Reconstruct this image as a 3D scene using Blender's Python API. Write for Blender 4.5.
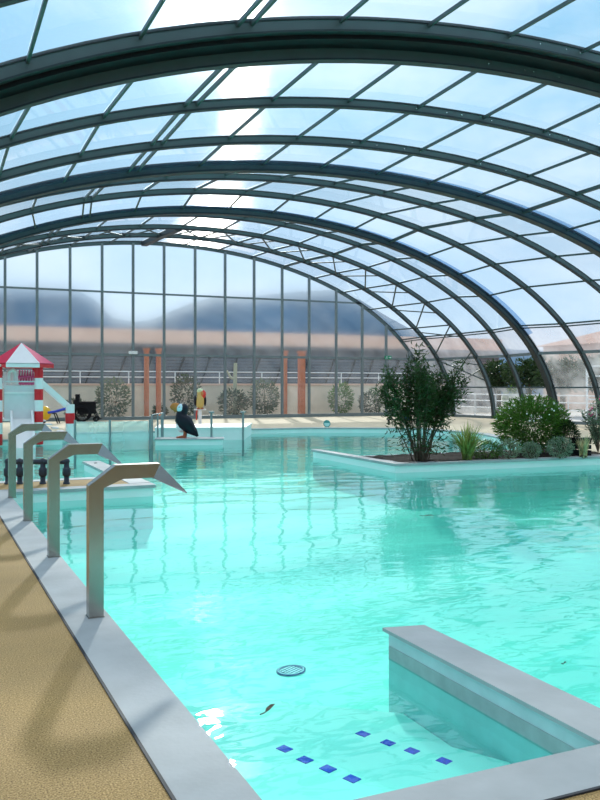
import bpy, bmesh, math, random
from mathutils import Vector, Matrix
random.seed(7)
sc = bpy.context.scene
for o in list(bpy.data.objects):
    bpy.data.objects.remove(o)

# ------------------------------------------------------------------ camera
YAW = math.radians(24.3)
FPX, HZ, EYE = 843.0, 385.0, 1.6
cam_d = bpy.data.cameras.new('camera')
cam = bpy.data.objects.new('camera', cam_d)
sc.collection.objects.link(cam)
cam.location = (0, 0, EYE)
cam.rotation_euler = (math.radians(90), 0, -YAW)
cam_d.sensor_width = 36
cam_d.lens = FPX / 800 * 36
cam_d.shift_y = -15 / 800
cam_d.clip_end = 2000
sc.camera = cam

# ------------------------------------------------------------------ sky, sun, exposure
SUN_AZ, SUN_EL = math.radians(18.4), math.radians(23.7)
sun_dir = Vector((math.sin(SUN_AZ) * math.cos(SUN_EL), math.cos(SUN_AZ) * math.cos(SUN_EL), math.sin(SUN_EL)))
world = bpy.data.worlds.new('sky')
sc.world = world
world.use_nodes = True
wn, wl = world.node_tree.nodes, world.node_tree.links
wn.clear()


def wnode(t, **k):
    n = wn.new(t)
    for a, b in k.items():
        setattr(n, a, b)
    return n


w_out = wnode('ShaderNodeOutputWorld')
w_bg = wnode('ShaderNodeBackground')
w_tc = wnode('ShaderNodeTexCoord')
w_sep = wnode('ShaderNodeSeparateXYZ')
wl.new(w_tc.outputs['Generated'], w_sep.inputs[0])
w_ramp = wnode('ShaderNodeValToRGB')
wl.new(w_sep.outputs['Z'], w_ramp.inputs[0])
cr = w_ramp.color_ramp
cr.elements[0].position = 0.0
cr.elements[0].color = (.58, .72, .84, 1)
cr.elements[1].position = 1.0
cr.elements[1].color = (.88, .94, 1.0, 1)
for p_, c_ in ((.14, (.42, .60, .80, 1)), (.30, (.25, .54, .77, 1)), (.43, (.20, .51, .78, 1)), (.62, (.72, .85, 1.0, 1))):  # highest stop and zenith brightened as added overhead fill, out of view
    e_ = cr.elements.new(p_)
    e_.color = c_
w_noise = wnode('ShaderNodeTexNoise')
w_noise.inputs['Scale'].default_value = 3.2
w_noise.inputs['Detail'].default_value = 6
w_noise.inputs['Roughness'].default_value = .55
w_map = wnode('ShaderNodeMapping')
w_map.inputs['Scale'].default_value = (1, 1, 2.6)
wl.new(w_tc.outputs['Generated'], w_map.inputs[0])
wl.new(w_map.outputs[0], w_noise.inputs['Vector'])
w_cr2 = wnode('ShaderNodeMapRange')
w_cr2.inputs['From Min'].default_value = .46
w_cr2.inputs['From Max'].default_value = .72
w_cr2.inputs['To Max'].default_value = .55
wl.new(w_noise.outputs['Fac'], w_cr2.inputs['Value'])
w_mix = wnode('ShaderNodeMixRGB')
w_mix.inputs[2].default_value = (.93, .97, 1.0, 1)
wl.new(w_cr2.outputs[0], w_mix.inputs[0])
wl.new(w_ramp.outputs[0], w_mix.inputs[1])
w_dot = wnode('ShaderNodeVectorMath', operation='DOT_PRODUCT')
w_dot.inputs[1].default_value = sun_dir
w_nrm = wnode('ShaderNodeVectorMath', operation='NORMALIZE')
wl.new(w_tc.outputs['Generated'], w_nrm.inputs[0])
wl.new(w_nrm.outputs[0], w_dot.inputs[0])
w_clamp = wnode('ShaderNodeMath', operation='MAXIMUM')
w_clamp.inputs[1].default_value = 0
wl.new(w_dot.outputs['Value'], w_clamp.inputs[0])


def aur(power, gain):
    a = wnode('ShaderNodeMath', operation='POWER')
    a.inputs[1].default_value = power
    wl.new(w_clamp.outputs[0], a.inputs[0])
    b = wnode('ShaderNodeMath', operation='MULTIPLY')
    b.inputs[1].default_value = gain
    wl.new(a.outputs[0], b.inputs[0])
    return b


a1, a2 = aur(26, .30), aur(700, 2.4)
w_add = wnode('ShaderNodeMath', operation='ADD')
wl.new(a1.outputs[0], w_add.inputs[0])
wl.new(a2.outputs[0], w_add.inputs[1])
w_mixa = wnode('ShaderNodeMixRGB', blend_type='ADD')
w_mixa.inputs[0].default_value = 1
wl.new(w_mix.outputs[0], w_mixa.inputs[1])
wl.new(w_add.outputs[0], w_mixa.inputs[2])
wl.new(w_mixa.outputs[0], w_bg.inputs['Color'])
w_bg.inputs['Strength'].default_value = 1.0
wl.new(w_bg.outputs[0], w_out.inputs[0])

sun_l = bpy.data.lights.new('sun', 'SUN')
sun_l.energy = 2.7
sun_l.angle = math.radians(2.2)
sun_l.color = (1.0, .95, .86)
sun_o = bpy.data.objects.new('sun', sun_l)
sc.collection.objects.link(sun_o)
sun_o.rotation_euler = sun_dir.to_track_quat('Z', 'Y').to_euler()
sun_o.location = sun_dir * 60

sc.view_settings.view_transform = 'Standard'
sc.view_settings.look = 'None'
sc.view_settings.gamma = 1
sc.view_settings.use_curve_mapping = False
sc.view_settings.exposure = 0.34
sc.cycles.transparent_max_bounces = 32
sc.cycles.max_bounces = 10

# ------------------------------------------------------------------ measuring helpers (survey of the place)
CS, SN = math.cos(YAW), math.sin(YAW)


def G(x, y, z=0.0):
    D = FPX * (EYE - z) / (y - HZ)
    xc = (x - 300) / FPX * D
    return (xc * CS + D * SN, D * CS - xc * SN)


def XY(x, y, Y):
    k = (x - 300) / FPX
    D = Y / (CS - k * SN)
    return (k * D * CS + D * SN, EYE + (HZ - y) / FPX * D)


# ------------------------------------------------------------------ materials
MATS = {}


def new_mat(name):
    m = bpy.data.materials.new(name)
    m.use_nodes = True
    m.node_tree.nodes.clear()
    return m, m.node_tree.nodes, m.node_tree.links


def schlick(n, l, f0, gain=1.0, normal=None):
    """same reflectance seen from either side of a thin surface"""
    g = n.new('ShaderNodeNewGeometry')
    d = n.new('ShaderNodeVectorMath')
    d.operation = 'DOT_PRODUCT'
    l.new(normal if normal is not None else g.outputs['Normal'], d.inputs[0])
    l.new(g.outputs['Incoming'], d.inputs[1])
    prev = d.outputs['Value']
    for op, v, side in (('ABSOLUTE', 0, 0), ('SUBTRACT', 1.0, 1), ('MAXIMUM', 0.0, 0), ('POWER', 5.0, 0), ('MULTIPLY', (1 - f0) * gain, 0), ('ADD', f0 * gain, 0)):
        m = n.new('ShaderNodeMath')
        m.operation = op
        if side:
            m.inputs[0].default_value = v
            l.new(prev, m.inputs[1])
        else:
            l.new(prev, m.inputs[0])
            if op != 'ABSOLUTE':
                m.inputs[1].default_value = v
        prev = m.outputs[0]
    return prev


def mat(name, col, rough=.6, metal=0.0, vary=.08, scale=6.0, bump=0.0, bscale=None, spec=.5, detail=4):
    """principled surface with noise variation of its own colour"""
    if name in MATS:
        return MATS[name]
    m, n, l = new_mat(name)
    out = n.new('ShaderNodeOutputMaterial')
    b = n.new('ShaderNodeBsdfPrincipled')
    b.inputs['Roughness'].default_value = rough
    b.inputs['Metallic'].default_value = metal
    b.inputs['Specular IOR Level'].default_value = spec
    tc = n.new('ShaderNodeTexCoord')
    nz = n.new('ShaderNodeTexNoise')
    nz.inputs['Scale'].default_value = scale
    nz.inputs['Detail'].default_value = detail
    l.new(tc.outputs['Object'], nz.inputs['Vector'])
    mr = n.new('ShaderNodeMapRange')
    mr.inputs['From Min'].default_value = .3
    mr.inputs['From Max'].default_value = .7
    mr.inputs['To Min'].default_value = 1 - vary
    mr.inputs['To Max'].default_value = 1 + vary
    l.new(nz.outputs['Fac'], mr.inputs['Value'])
    mx = n.new('ShaderNodeVectorMath')
    mx.operation = 'SCALE'
    mx.inputs[0].default_value = col
    l.new(mr.outputs[0], mx.inputs['Scale'])
    l.new(mx.outputs[0], b.inputs['Base Color'])
    if bump:
        nb = n.new('ShaderNodeTexNoise')
        nb.inputs['Scale'].default_value = bscale or scale
        nb.inputs['Detail'].default_value = 3
        l.new(tc.outputs['Object'], nb.inputs['Vector'])
        bp = n.new('ShaderNodeBump')
        bp.inputs['Strength'].default_value = bump
        bp.inputs['Distance'].default_value = .01
        l.new(nb.outputs['Fac'], bp.inputs['Height'])
        l.new(bp.outputs[0], b.inputs['Normal'])
    l.new(b.outputs[0], out.inputs[0])
    MATS[name] = m
    return m


def leaf_mat(name, col, trans=.35):
    if name in MATS:
        return MATS[name]
    m, n, l = new_mat(name)
    out = n.new('ShaderNodeOutputMaterial')
    tc = n.new('ShaderNodeTexCoord')
    nz = n.new('ShaderNodeTexNoise')
    nz.inputs['Scale'].default_value = 9
    l.new(tc.outputs['Object'], nz.inputs['Vector'])
    rp = n.new('ShaderNodeValToRGB')
    rp.color_ramp.elements[0].position = .3
    rp.color_ramp.elements[0].color = (col[0] * .6, col[1] * .62, col[2] * .6, 1)
    rp.color_ramp.elements[1].position = .72
    rp.color_ramp.elements[1].color = (col[0] * 1.5, col[1] * 1.4, col[2] * 1.2, 1)
    l.new(nz.outputs['Fac'], rp.inputs[0])
    p = n.new('ShaderNodeBsdfPrincipled')
    p.inputs['Roughness'].default_value = .45
    l.new(rp.outputs[0], p.inputs['Base Color'])
    t = n.new('ShaderNodeBsdfTranslucent')
    l.new(rp.outputs[0], t.inputs['Color'])
    mx = n.new('ShaderNodeMixShader')
    mx.inputs[0].default_value = trans
    l.new(p.outputs[0], mx.inputs[1])
    l.new(t.outputs[0], mx.inputs[2])
    l.new(mx.outputs[0], out.inputs[0])
    MATS[name] = m
    return m


def glass_mat(name, tint, haze, hazecol=(.9, .92, .96), streak=0.0, ior=1.45):
    """thin sheet: straight-through tint, a milky share and a mirror-like reflection"""
    if name in MATS:
        return MATS[name]
    m, n, l = new_mat(name)
    out = n.new('ShaderNodeOutputMaterial')
    tr = n.new('ShaderNodeBsdfTransparent')
    tr.inputs['Color'].default_value = (*tint, 1)
    tl = n.new('ShaderNodeBsdfTranslucent')
    tl.inputs['Color'].default_value = (*hazecol, 1)
    df = n.new('ShaderNodeBsdfDiffuse')
    df.inputs['Color'].default_value = (*hazecol, 1)
    hz = n.new('ShaderNodeMixShader')
    hz.inputs[0].default_value = .35
    l.new(tl.outputs[0], hz.inputs[1])
    l.new(df.outputs[0], hz.inputs[2])
    m1 = n.new('ShaderNodeMixShader')
    tc = n.new('ShaderNodeTexCoord')
    nz = n.new('ShaderNodeTexNoise')
    nz.inputs['Scale'].default_value = .9
    nz.inputs['Detail'].default_value = 5
    l.new(tc.outputs['Object'], nz.inputs['Vector'])
    mr = n.new('ShaderNodeMapRange')
    mr.inputs['From Min'].default_value = .3
    mr.inputs['From Max'].default_value = .75
    mr.inputs['To Min'].default_value = haze * (1 - streak)
    mr.inputs['To Max'].default_value = haze * (1 + streak)
    l.new(nz.outputs['Fac'], mr.inputs['Value'])
    l.new(mr.outputs[0], m1.inputs[0])
    l.new(tr.outputs[0], m1.inputs[1])
    l.new(hz.outputs[0], m1.inputs[2])
    gl = n.new('ShaderNodeBsdfGlossy')
    gl.inputs['Roughness'].default_value = .04
    m2 = n.new('ShaderNodeMixShader')
    l.new(schlick(n, l, .06, .7), m2.inputs[0])
    l.new(m1.outputs[0], m2.inputs[1])
    l.new(gl.outputs[0], m2.inputs[2])
    l.new(m2.outputs[0], out.inputs[0])
    MATS[name] = m
    return m


def frost(m, share, rough, ior):
    """part of the light goes through the sheet slightly scattered"""
    n, l = m.node_tree.nodes, m.node_tree.links
    tr = next(q for q in n if q.type == 'BSDF_TRANSPARENT')
    rf = n.new('ShaderNodeBsdfRefraction')
    rf.inputs['Color'].default_value = tr.inputs['Color'].default_value
    rf.inputs['Roughness'].default_value = rough
    rf.inputs['IOR'].default_value = ior
    mx = n.new('ShaderNodeMixShader')
    mx.inputs[0].default_value = share
    tgt = [k.to_socket for k in tr.outputs[0].links]
    l.new(tr.outputs[0], mx.inputs[1])
    l.new(rf.outputs[0], mx.inputs[2])
    for t in tgt:
        l.new(mx.outputs[0], t)


def deck_mat():
    m, n, l = new_mat('resin_bound_gravel')
    out = n.new('ShaderNodeOutputMaterial')
    b = n.new('ShaderNodeBsdfPrincipled')
    b.inputs['Roughness'].default_value = .85
    tc = n.new('ShaderNodeTexCoord')
    v = n.new('ShaderNodeTexVoronoi')
    v.inputs['Scale'].default_value = 110
    l.new(tc.outputs['Object'], v.inputs['Vector'])
    nz = n.new('ShaderNodeTexNoise')
    nz.inputs['Scale'].default_value = 125
    nz.inputs['Detail'].default_value = 2
    l.new(tc.outputs['Object'], nz.inputs['Vector'])
    big = n.new('ShaderNodeTexNoise')
    big.inputs['Scale'].default_value = 1.3
    big.inputs['Detail'].default_value = 5
    l.new(tc.outputs['Object'], big.inputs['Vector'])
    rp = n.new('ShaderNodeValToRGB')
    e = rp.color_ramp.elements
    e[0].position, e[0].color = .28, (.13, .07, .02, 1)
    e[1].position, e[1].color = .72, (.66, .45, .20, 1)
    x = rp.color_ramp.elements.new(.5)
    x.color = (.42, .265, .095, 1)
    l.new(nz.outputs['Fac'], rp.inputs[0])
    rp2 = n.new('ShaderNodeValToRGB')
    rp2.color_ramp.elements[0].position, rp2.color_ramp.elements[0].color = .3, (.82, .82, .82, 1)
    rp2.color_ramp.elements[1].position, rp2.color_ramp.elements[1].color = .7, (1.1, 1.08, 1.02, 1)
    l.new(big.outputs['Fac'], rp2.inputs[0])
    mx = n.new('ShaderNodeMixRGB')
    mx.blend_type = 'MULTIPLY'
    mx.inputs[0].default_value = 1
    l.new(rp.outputs[0], mx.inputs[1])
    l.new(rp2.outputs[0], mx.inputs[2])
    l.new(mx.outputs[0], b.inputs['Base Color'])
    bp = n.new('ShaderNodeBump')
    bp.inputs['Strength'].default_value = .5
    bp.inputs['Distance'].default_value = .004
    l.new(v.outputs['Distance'], bp.inputs['Height'])
    l.new(bp.outputs[0], b.inputs['Normal'])
    l.new(b.outputs[0], out.inputs[0])
    MATS['deck'] = m
    return m


def water_mat():
    m, n, l = new_mat('pool_water')
    out = n.new('ShaderNodeOutputMaterial')
    tr = n.new('ShaderNodeBsdfTransparent')
    tr.inputs['Color'].default_value = (.56, .995, .94, 1)
    gl = n.new('ShaderNodeBsdfGlossy')
    gl.inputs['Roughness'].default_value = .0
    tc = n.new('ShaderNodeTexCoord')
    mp = n.new('ShaderNodeMapping')
    mp.inputs['Rotation'].default_value = (0, 0, YAW)
    mp.inputs['Scale'].default_value = (.55, 1.0, 1)
    l.new(tc.outputs['Object'], mp.inputs['Vector'])
    n1 = n.new('ShaderNodeTexNoise')
    n1.inputs['Scale'].default_value = 1.5
    n1.inputs['Detail'].default_value = 1.0
    n1.inputs['Distortion'].default_value = .4
    l.new(mp.outputs[0], n1.inputs['Vector'])
    n2 = n.new('ShaderNodeTexNoise')
    n2.inputs['Scale'].default_value = 6.5
    n2.inputs['Detail'].default_value = 1.5
    n2.inputs['Distortion'].default_value = .6
    l.new(mp.outputs[0], n2.inputs['Vector'])
    ml = n.new('ShaderNodeMath')
    ml.operation = 'MULTIPLY_ADD'
    ml.inputs[1].default_value = .13
    l.new(n2.outputs['Fac'], ml.inputs[0])
    l.new(n1.outputs['Fac'], ml.inputs[2])
    bp = n.new('ShaderNodeBump')
    bp.inputs['Strength'].default_value = 1.0
    bp.inputs['Distance'].default_value = .016
    l.new(ml.outputs[0], bp.inputs['Height'])
    l.new(bp.outputs[0], gl.inputs['Normal'])
    mx = n.new('ShaderNodeMixShader')
    l.new(schlick(n, l, .02, 1.0, bp.outputs[0]), mx.inputs[0])
    l.new(tr.outputs[0], mx.inputs[1])
    l.new(gl.outputs[0], mx.inputs[2])
    l.new(mx.outputs[0], out.inputs[0])
    return m


M_deck = deck_mat()
M_water = water_mat()
M_cop = mat('grey_coping_stone', (.375, .40, .405), .7, vary=.10, scale=3.0, bump=.15, bscale=40)
M_liner = mat('turquoise_pool_liner', (.45, .955, .81), .6, vary=.03, scale=2)
M_white_liner = mat('white_pool_liner', (.84, .90, .88), .45, vary=.03, scale=2)
M_step = mat('pale_step_liner', (.66, .97, .88), .6, vary=.03, scale=2)
M_seal = mat('black_joint', (.02, .022, .03), .7)
M_alu = mat('grey_green_aluminium', (.09, .125, .125), .45, metal=.35, vary=.06, scale=2)
M_alu_dark = mat('dark_aluminium', (.022, .032, .036), .5, metal=.2)
M_alu_mid = mat('slate_aluminium', (.07, .10, .10), .45, metal=.3)
M_mull = mat('grey_mullion', (.20, .235, .24), .45, metal=.3)
M_bolt = mat('bright_bolt', (.75, .77, .78), .25, metal=1)
M_steel = mat('brushed_stainless', (.42, .40, .37), .26, metal=1, vary=.05, scale=14)
M_black = mat('black_plastic', (.006, .006, .008), .6, spec=.25)
M_blackpipe = mat('blue_black_pipe', (.022, .030, .046), .4)
M_white = mat('white_gelcoat', (.95, .90, .89), .35, vary=.02)
M_grey_panel = mat('pale_grey_panel', (.78, .73, .74), .5, vary=.03)
M_red = mat('red_gelcoat', (.80, .012, .02), .4, vary=.03)
M_crimson = mat('crimson_roof_panel', (.72, .02, .07), .6, vary=.04, spec=.2)
M_pink = mat('pink_roof_panel', (.70, .09, .19), .75, vary=.04, spec=.1)
M_magenta = mat('pink_netting', (.75, .12, .30), .5)
M_yellow = mat('yellow_plastic', (.85, .48, .02), .4)
M_blue = mat('blue_plastic', (.02, .06, .55), .4)
M_tile = mat('cobalt_tile', (.008, .03, .60), .6, vary=.25, scale=60, spec=.2)
M_soil = mat('dark_soil', (.018, .012, .009), .95, vary=.4, scale=14, bump=.8, spec=.1)
M_glass = glass_mat('clear_roof_sheet', (.90, .965, 1.0), .075, (.85, .9, 1.0), .5)


def ridged(m, share):
    """extruded channels in the sheet spread a little of the light along the hall"""
    n, l = m.node_tree.nodes, m.node_tree.links
    tr = next(q for q in n if q.type == 'BSDF_TRANSPARENT')
    rf = n.new('ShaderNodeBsdfRefraction')
    rf.inputs['Color'].default_value = (1, 1, 1, 1)
    rf.inputs['Roughness'].default_value = .3
    rf.inputs['IOR'].default_value = 1.07
    g = n.new('ShaderNodeNewGeometry')
    sp_ = n.new('ShaderNodeSeparateXYZ')
    l.new(g.outputs['Position'], sp_.inputs[0])
    prev = sp_.outputs['Y']
    for op, v in (('MULTIPLY', 103.0), ('SINE', 0), ('MULTIPLY', 2.6)):
        q = n.new('ShaderNodeMath')
        q.operation = op
        l.new(prev, q.inputs[0])
        q.inputs[1].default_value = v
        prev = q.outputs[0]
    cb = n.new('ShaderNodeCombineXYZ')
    l.new(prev, cb.inputs['Y'])
    ad = n.new('ShaderNodeVectorMath')
    ad.operation = 'ADD'
    l.new(g.outputs['Normal'], ad.inputs[0])
    l.new(cb.outputs[0], ad.inputs[1])
    nm = n.new('ShaderNodeVectorMath')
    nm.operation = 'NORMALIZE'
    l.new(ad.outputs[0], nm.inputs[0])
    l.new(nm.outputs[0], rf.inputs['Normal'])
    mx = n.new('ShaderNodeMixShader')
    mx.inputs[0].default_value = share
    tgt = [k.to_socket for k in tr.outputs[0].links]
    l.new(tr.outputs[0], mx.inputs[1])
    l.new(rf.outputs[0], mx.inputs[2])
    for t in tgt:
        l.new(mx.outputs[0], t)


ridged(M_glass, .04)
M_glass_strip = glass_mat('double_overlap_sheet', (.42, .58, .78), .06, (.3, .45, .6))
M_glass_gable = glass_mat('gable_glass', (.93, .975, .98), .07, (.95, .95, .95), .6)
M_glass_frost = glass_mat('frosted_gable_sheet', (.93, .975, .98), .07, (.95, .95, .95), .6)
frost(M_glass_frost, .75, .8, 1.022)
M_glass_hazy = glass_mat('hazy_side_sheet', (.80, .80, .84), .38, (.86, .82, .84), .4)
M_glass_scr = glass_mat('scratched_side_sheet', (.85, .87, .88), .32, (.92, .92, .92), .9)
M_glass_rail = glass_mat('balustrade_glass', (.80, .93, .93), .28, (.85, .93, .93), .3)
M_orange = mat('orange_pillar_paint', (.72, .20, .09), .6)
M_beige = mat('beige_render', (.90, .74, .58), .85, vary=.10, scale=1.2)
M_salmon = mat('salmon_render', (.93, .58, .44), .85, vary=.06, scale=1.5)
M_slate = mat('dark_slate_cladding', (.12, .135, .155), .6, vary=.3, scale=3)
M_ground = mat('pale_gravel', (.45, .41, .35), .9, vary=.2, scale=3)
M_paving = mat('pale_paving', (.60, .58, .55), .8, vary=.08, scale=4)
M_rail = mat('white_rail_paint', (.82, .84, .85), .4)
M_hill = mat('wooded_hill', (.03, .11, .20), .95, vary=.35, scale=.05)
M_stem = mat('brown_stem', (.10, .075, .045), .8)
M_bark = mat('pale_bark', (.55, .52, .36), .8)
L_bush = leaf_mat('dark_green_leaf', (.036, .08, .018), .3)
L_bright = leaf_mat('bright_green_leaf', (.085, .20, .025))
L_grey = leaf_mat('grey_green_leaf', (.20, .28, .20))
L_mid = leaf_mat('dusty_green_leaf', (.10, .15, .085))
L_strap = leaf_mat('yellow_green_strap_leaf', (.26, .34, .09))
L_dark = leaf_mat('deep_green_leaf', (.03, .065, .018), .25)
M_petal = mat('white_petal', (.9, .9, .86), .6)
M_pinkpetal = mat('pink_petal', (.75, .06, .22), .6)
M_straw = leaf_mat('pale_straw_leaf', (.55, .48, .28))


# ------------------------------------------------------------------ mesh helpers
class MB:
    def __init__(self):
        self.v, self.f, self.mi = [], [], []
        self.sm = []

    def add(self, vs, fs, mi=0, smooth=False):
        o = len(self.v)
        self.v += [tuple(q) for q in vs]
        self.f += [tuple(i + o for i in q) for q in fs]
        self.mi += [mi] * len(fs)
        self.sm += [smooth] * len(fs)
        return self

    def box(self, x0, x1, y0, y1, z0, z1, mi=0):
        vs = [(x, y, z) for z in (z0, z1) for y in (y0, y1) for x in (x0, x1)]
        return self.add(vs, [(0, 2, 3, 1), (4, 5, 7, 6), (0, 1, 5, 4), (2, 6, 7, 3), (0, 4, 6, 2), (1, 3, 7, 5)], mi)

    def prism(self, poly, z0, z1, mi=0, side_mi=None):
        n = len(poly)
        area = sum(poly[i][0] * poly[(i + 1) % n][1] - poly[(i + 1) % n][0] * poly[i][1] for i in range(n))
        if area < 0:
            poly = poly[::-1]
        vs = [(x, y, z0) for x, y in poly] + [(x, y, z1) for x, y in poly]
        self.add(vs, [tuple(range(n))[::-1], tuple(range(n, 2 * n))], mi)
        self.add(vs, [(i, (i + 1) % n, (i + 1) % n + n, i + n) for i in range(n)], mi if side_mi is None else side_mi)
        return self

    def tube(self, pts, r, seg=8, caps=True, mi=0):
        pts = [Vector(q) for q in pts]
        rs = r if isinstance(r, (list, tuple)) else [r] * len(pts)
        rings, prev = [], None
        for i, q in enumerate(pts):
            d = (pts[min(i + 1, len(pts) - 1)] - pts[max(i - 1, 0)]).normalized()
            if prev is None:
                u = d.orthogonal().normalized()
            else:
                u = (prev - d * prev.dot(d))
                u = u.normalized() if u.length > 1e-6 else d.orthogonal().normalized()
            prev = u
            w = d.cross(u)
            rings.append([q + (u * math.cos(2 * math.pi * k / seg) + w * math.sin(2 * math.pi * k / seg)) * rs[i] for k in range(seg)])
        vs = [q for rg in rings for q in rg]
        fs = []
        for i in range(len(rings) - 1):
            for k in range(seg):
                a, b = i * seg + k, i * seg + (k + 1) % seg
                fs.append((a, b, b + seg, a + seg))
        self.add(vs, fs, mi, True)
        if caps:
            self.add(rings[0], [tuple(range(seg))[::-1]], mi)
            self.add(rings[-1], [tuple(range(seg))], mi)
        return self

    def bar(self, p, q, w, h, mi=0):
        """rectangular bar from p to q; w across, h up"""
        p, q = Vector(p), Vector(q)
        d = (q - p).normalized()
        up = Vector((0, 0, 1)) if abs(d.z) < .95 else Vector((0, 1, 0))
        s = d.cross(up).normalized()
        u = s.cross(d)
        vs = [c + s * (w / 2 * a) + u * (h / 2 * b) for c in (p, q) for a, b in ((-1, -1), (1, -1), (1, 1), (-1, 1))]
        return self.add(vs, [(3, 2, 1, 0), (4, 5, 6, 7), (0, 1, 5, 4), (1, 2, 6, 5), (2, 3, 7, 6), (3, 0, 4, 7)], mi)

    def loft(self, rings, mi=0, smooth=True):
        """rings: lists of equal-length closed loops"""
        n = len(rings[0])
        vs = [q for rg in rings for q in rg]
        fs = [(i * n + k, i * n + (k + 1) % n, (i + 1) * n + (k + 1) % n, (i + 1) * n + k) for i in range(len(rings) - 1) for k in range(n)]
        self.add(vs, fs, mi, smooth)
        self.add(rings[0], [tuple(range(n))[::-1]], mi)
        self.add(rings[-1], [tuple(range(n))], mi)
        return self

    def ball(self, c, r, seg=14, rings=9, sx=1, sy=1, sz=1, mi=0, jitter=0):
        vs, fs = [], []
        for i in range(1, rings):
            t = math.pi * i / rings
            for k in range(seg):
                p_ = 2 * math.pi * k / seg
                j = 1 + random.uniform(-jitter, jitter)
                vs.append((c[0] + r * sx * j * math.sin(t) * math.cos(p_), c[1] + r * sy * j * math.sin(t) * math.sin(p_), c[2] + r * sz * j * math.cos(t)))
        top, bot = len(vs), len(vs) + 1
        vs += [(c[0], c[1], c[2] + r * sz), (c[0], c[1], c[2] - r * sz)]
        for i in range(rings - 2):
            for k in range(seg):
                a, b = i * seg + k, i * seg + (k + 1) % seg
                fs.append((a, a + seg, b + seg, b))
        for k in range(seg):
            fs.append((top, k, (k + 1) % seg))
            fs.append((bot, (rings - 2) * seg + (k + 1) % seg, (rings - 2) * seg + k))
        return self.add(vs, fs, mi, True)

    def leaf(self, p, d, L, W, curl=.2, mi=0):
        p, d = Vector(p), Vector(d).normalized()
        s = d.cross(Vector((0, 0, 1)))
        s = s.normalized() if s.length > .05 else Vector((1, 0, 0))
        rr = random.uniform(0, 6.28)
        s = (s * math.cos(rr) + d.cross(s) * math.sin(rr)).normalized()
        up = s.cross(d)
        m_ = p + d * (L * .45) + up * (curl * L * .2)
        t_ = p + d * L - up * (curl * L * .25)
        self.add([p, m_ + s * W / 2, t_, m_ - s * W / 2], [(0, 1, 2), (0, 2, 3)], mi)
        return self

    def build(self, name, m, parent=None, smooth=None):
        me = bpy.data.meshes.new(name)
        me.from_pydata(self.v, [], self.f)
        for mm in (m if isinstance(m, (list, tuple)) else [m]):
            me.materials.append(mm)
        me.polygons.foreach_set('material_index', self.mi)
        me.polygons.foreach_set('use_smooth', self.sm)
        me.update()
        o = bpy.data.objects.new(name, me)
        sc.collection.objects.link(o)
        if parent is not None:
            o.parent = parent
            o.matrix_parent_inverse = Matrix.Translation(-parent.location) if parent.type == 'EMPTY' and parent.rotation_euler.z == 0 and parent.parent is None and not parent.get('_local') else Matrix.Identity(4)
        return o


def tag(o, label, cat, group=None):
    o['label'] = label
    o['category'] = cat
    if group:
        o['group'] = group
    return o


def struct(o, label=None):
    o['kind'] = 'structure'
    if label:
        o['label'] = label
    return o


def empty(name, loc=(0, 0, 0), rz=0):
    o = bpy.data.objects.new(name, None)
    sc.collection.objects.link(o)
    o.location = loc
    o.rotation_euler = (0, 0, rz)
    o.empty_display_size = .2
    return o


def local(name, loc=(0, 0, 0), rz=0, scale=1):
    """an Empty whose parts are given in its own coordinates"""
    o = empty(name, loc, rz)
    o.scale = (scale,) * 3
    o['_local'] = 1
    return o


def copy_thing(r, loc, rz=None, scale=None):
    c = r.copy()
    sc.collection.objects.link(c)
    c.location = loc
    if rz is not None:
        c.rotation_euler = (0, 0, rz)
    if scale:
        c.scale = (scale,) * 3
    for ch in r.children:
        d = ch.copy()
        sc.collection.objects.link(d)
        d.parent = c
        for g in ch.children:
            e = g.copy()
            sc.collection.objects.link(e)
            e.parent = d
    return c


WATER = -.18
PF = -.7          # pool bottom

# ================================================================== STRUCTURE: ground, pool, decks
GY = 38.4
struct(MB().box(-60, 120, GY + .3, 200, -.25, -.02).build('floor', M_ground), 'pale gravel ground outside the glazed end wall')
struct(MB().box(25.6, 120, -10, GY + .3, -.25, -.02).build('floor', M_paving), 'pale paving outside the glazed side wall')

struct(MB().box(-9, 27, 2.2, 36, PF - .2, PF).build('pool_floor', M_liner), 'turquoise pool bottom')
deckA = [(-9, -6), (18, -6), (18, 2.78), (1.17, 2.84), (1.17, 13.27), (3.4, 13.27), (3.4, 14.75), (-9, 14.75)]
struct(MB().prism(deckA, PF - .1, 0, 0, 1).build('floor', [M_deck, M_white_liner]), 'tan resin gravel deck beside the water spouts')
far = [G(156, 440), (7.2, 28.6), (10.9, 28.7), (12.9, 28.6), G(365, 427.5), (17.0, 25.6)]
deckB = [(-9, 25.9), (3.9, 25.9), (3.9, 28.6), (10.9, 28.75), (13.4, 28.5), (16.9, 26.6), (16.9, 23.0), (14.6, 17.0), (14.6, 14.7), (25.5, 14.7), (25.5, GY + .2), (-9, GY + .2)]
M_deck_far = mat('pale_beige_deck', (.60, .49, .33), .85, vary=.08, scale=2)
struct(MB().prism(deckB, PF - .1, 0, 0, 1).build('floor', [M_deck_far, M_white_liner]), 'pale beige deck around the far end of the pool')

# copings (each run is one strip)
def trim(poly, z0, z1, m, label, name='trim'):
    return struct(MB().prism(poly, z0, z1).build(name, m), label)


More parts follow.
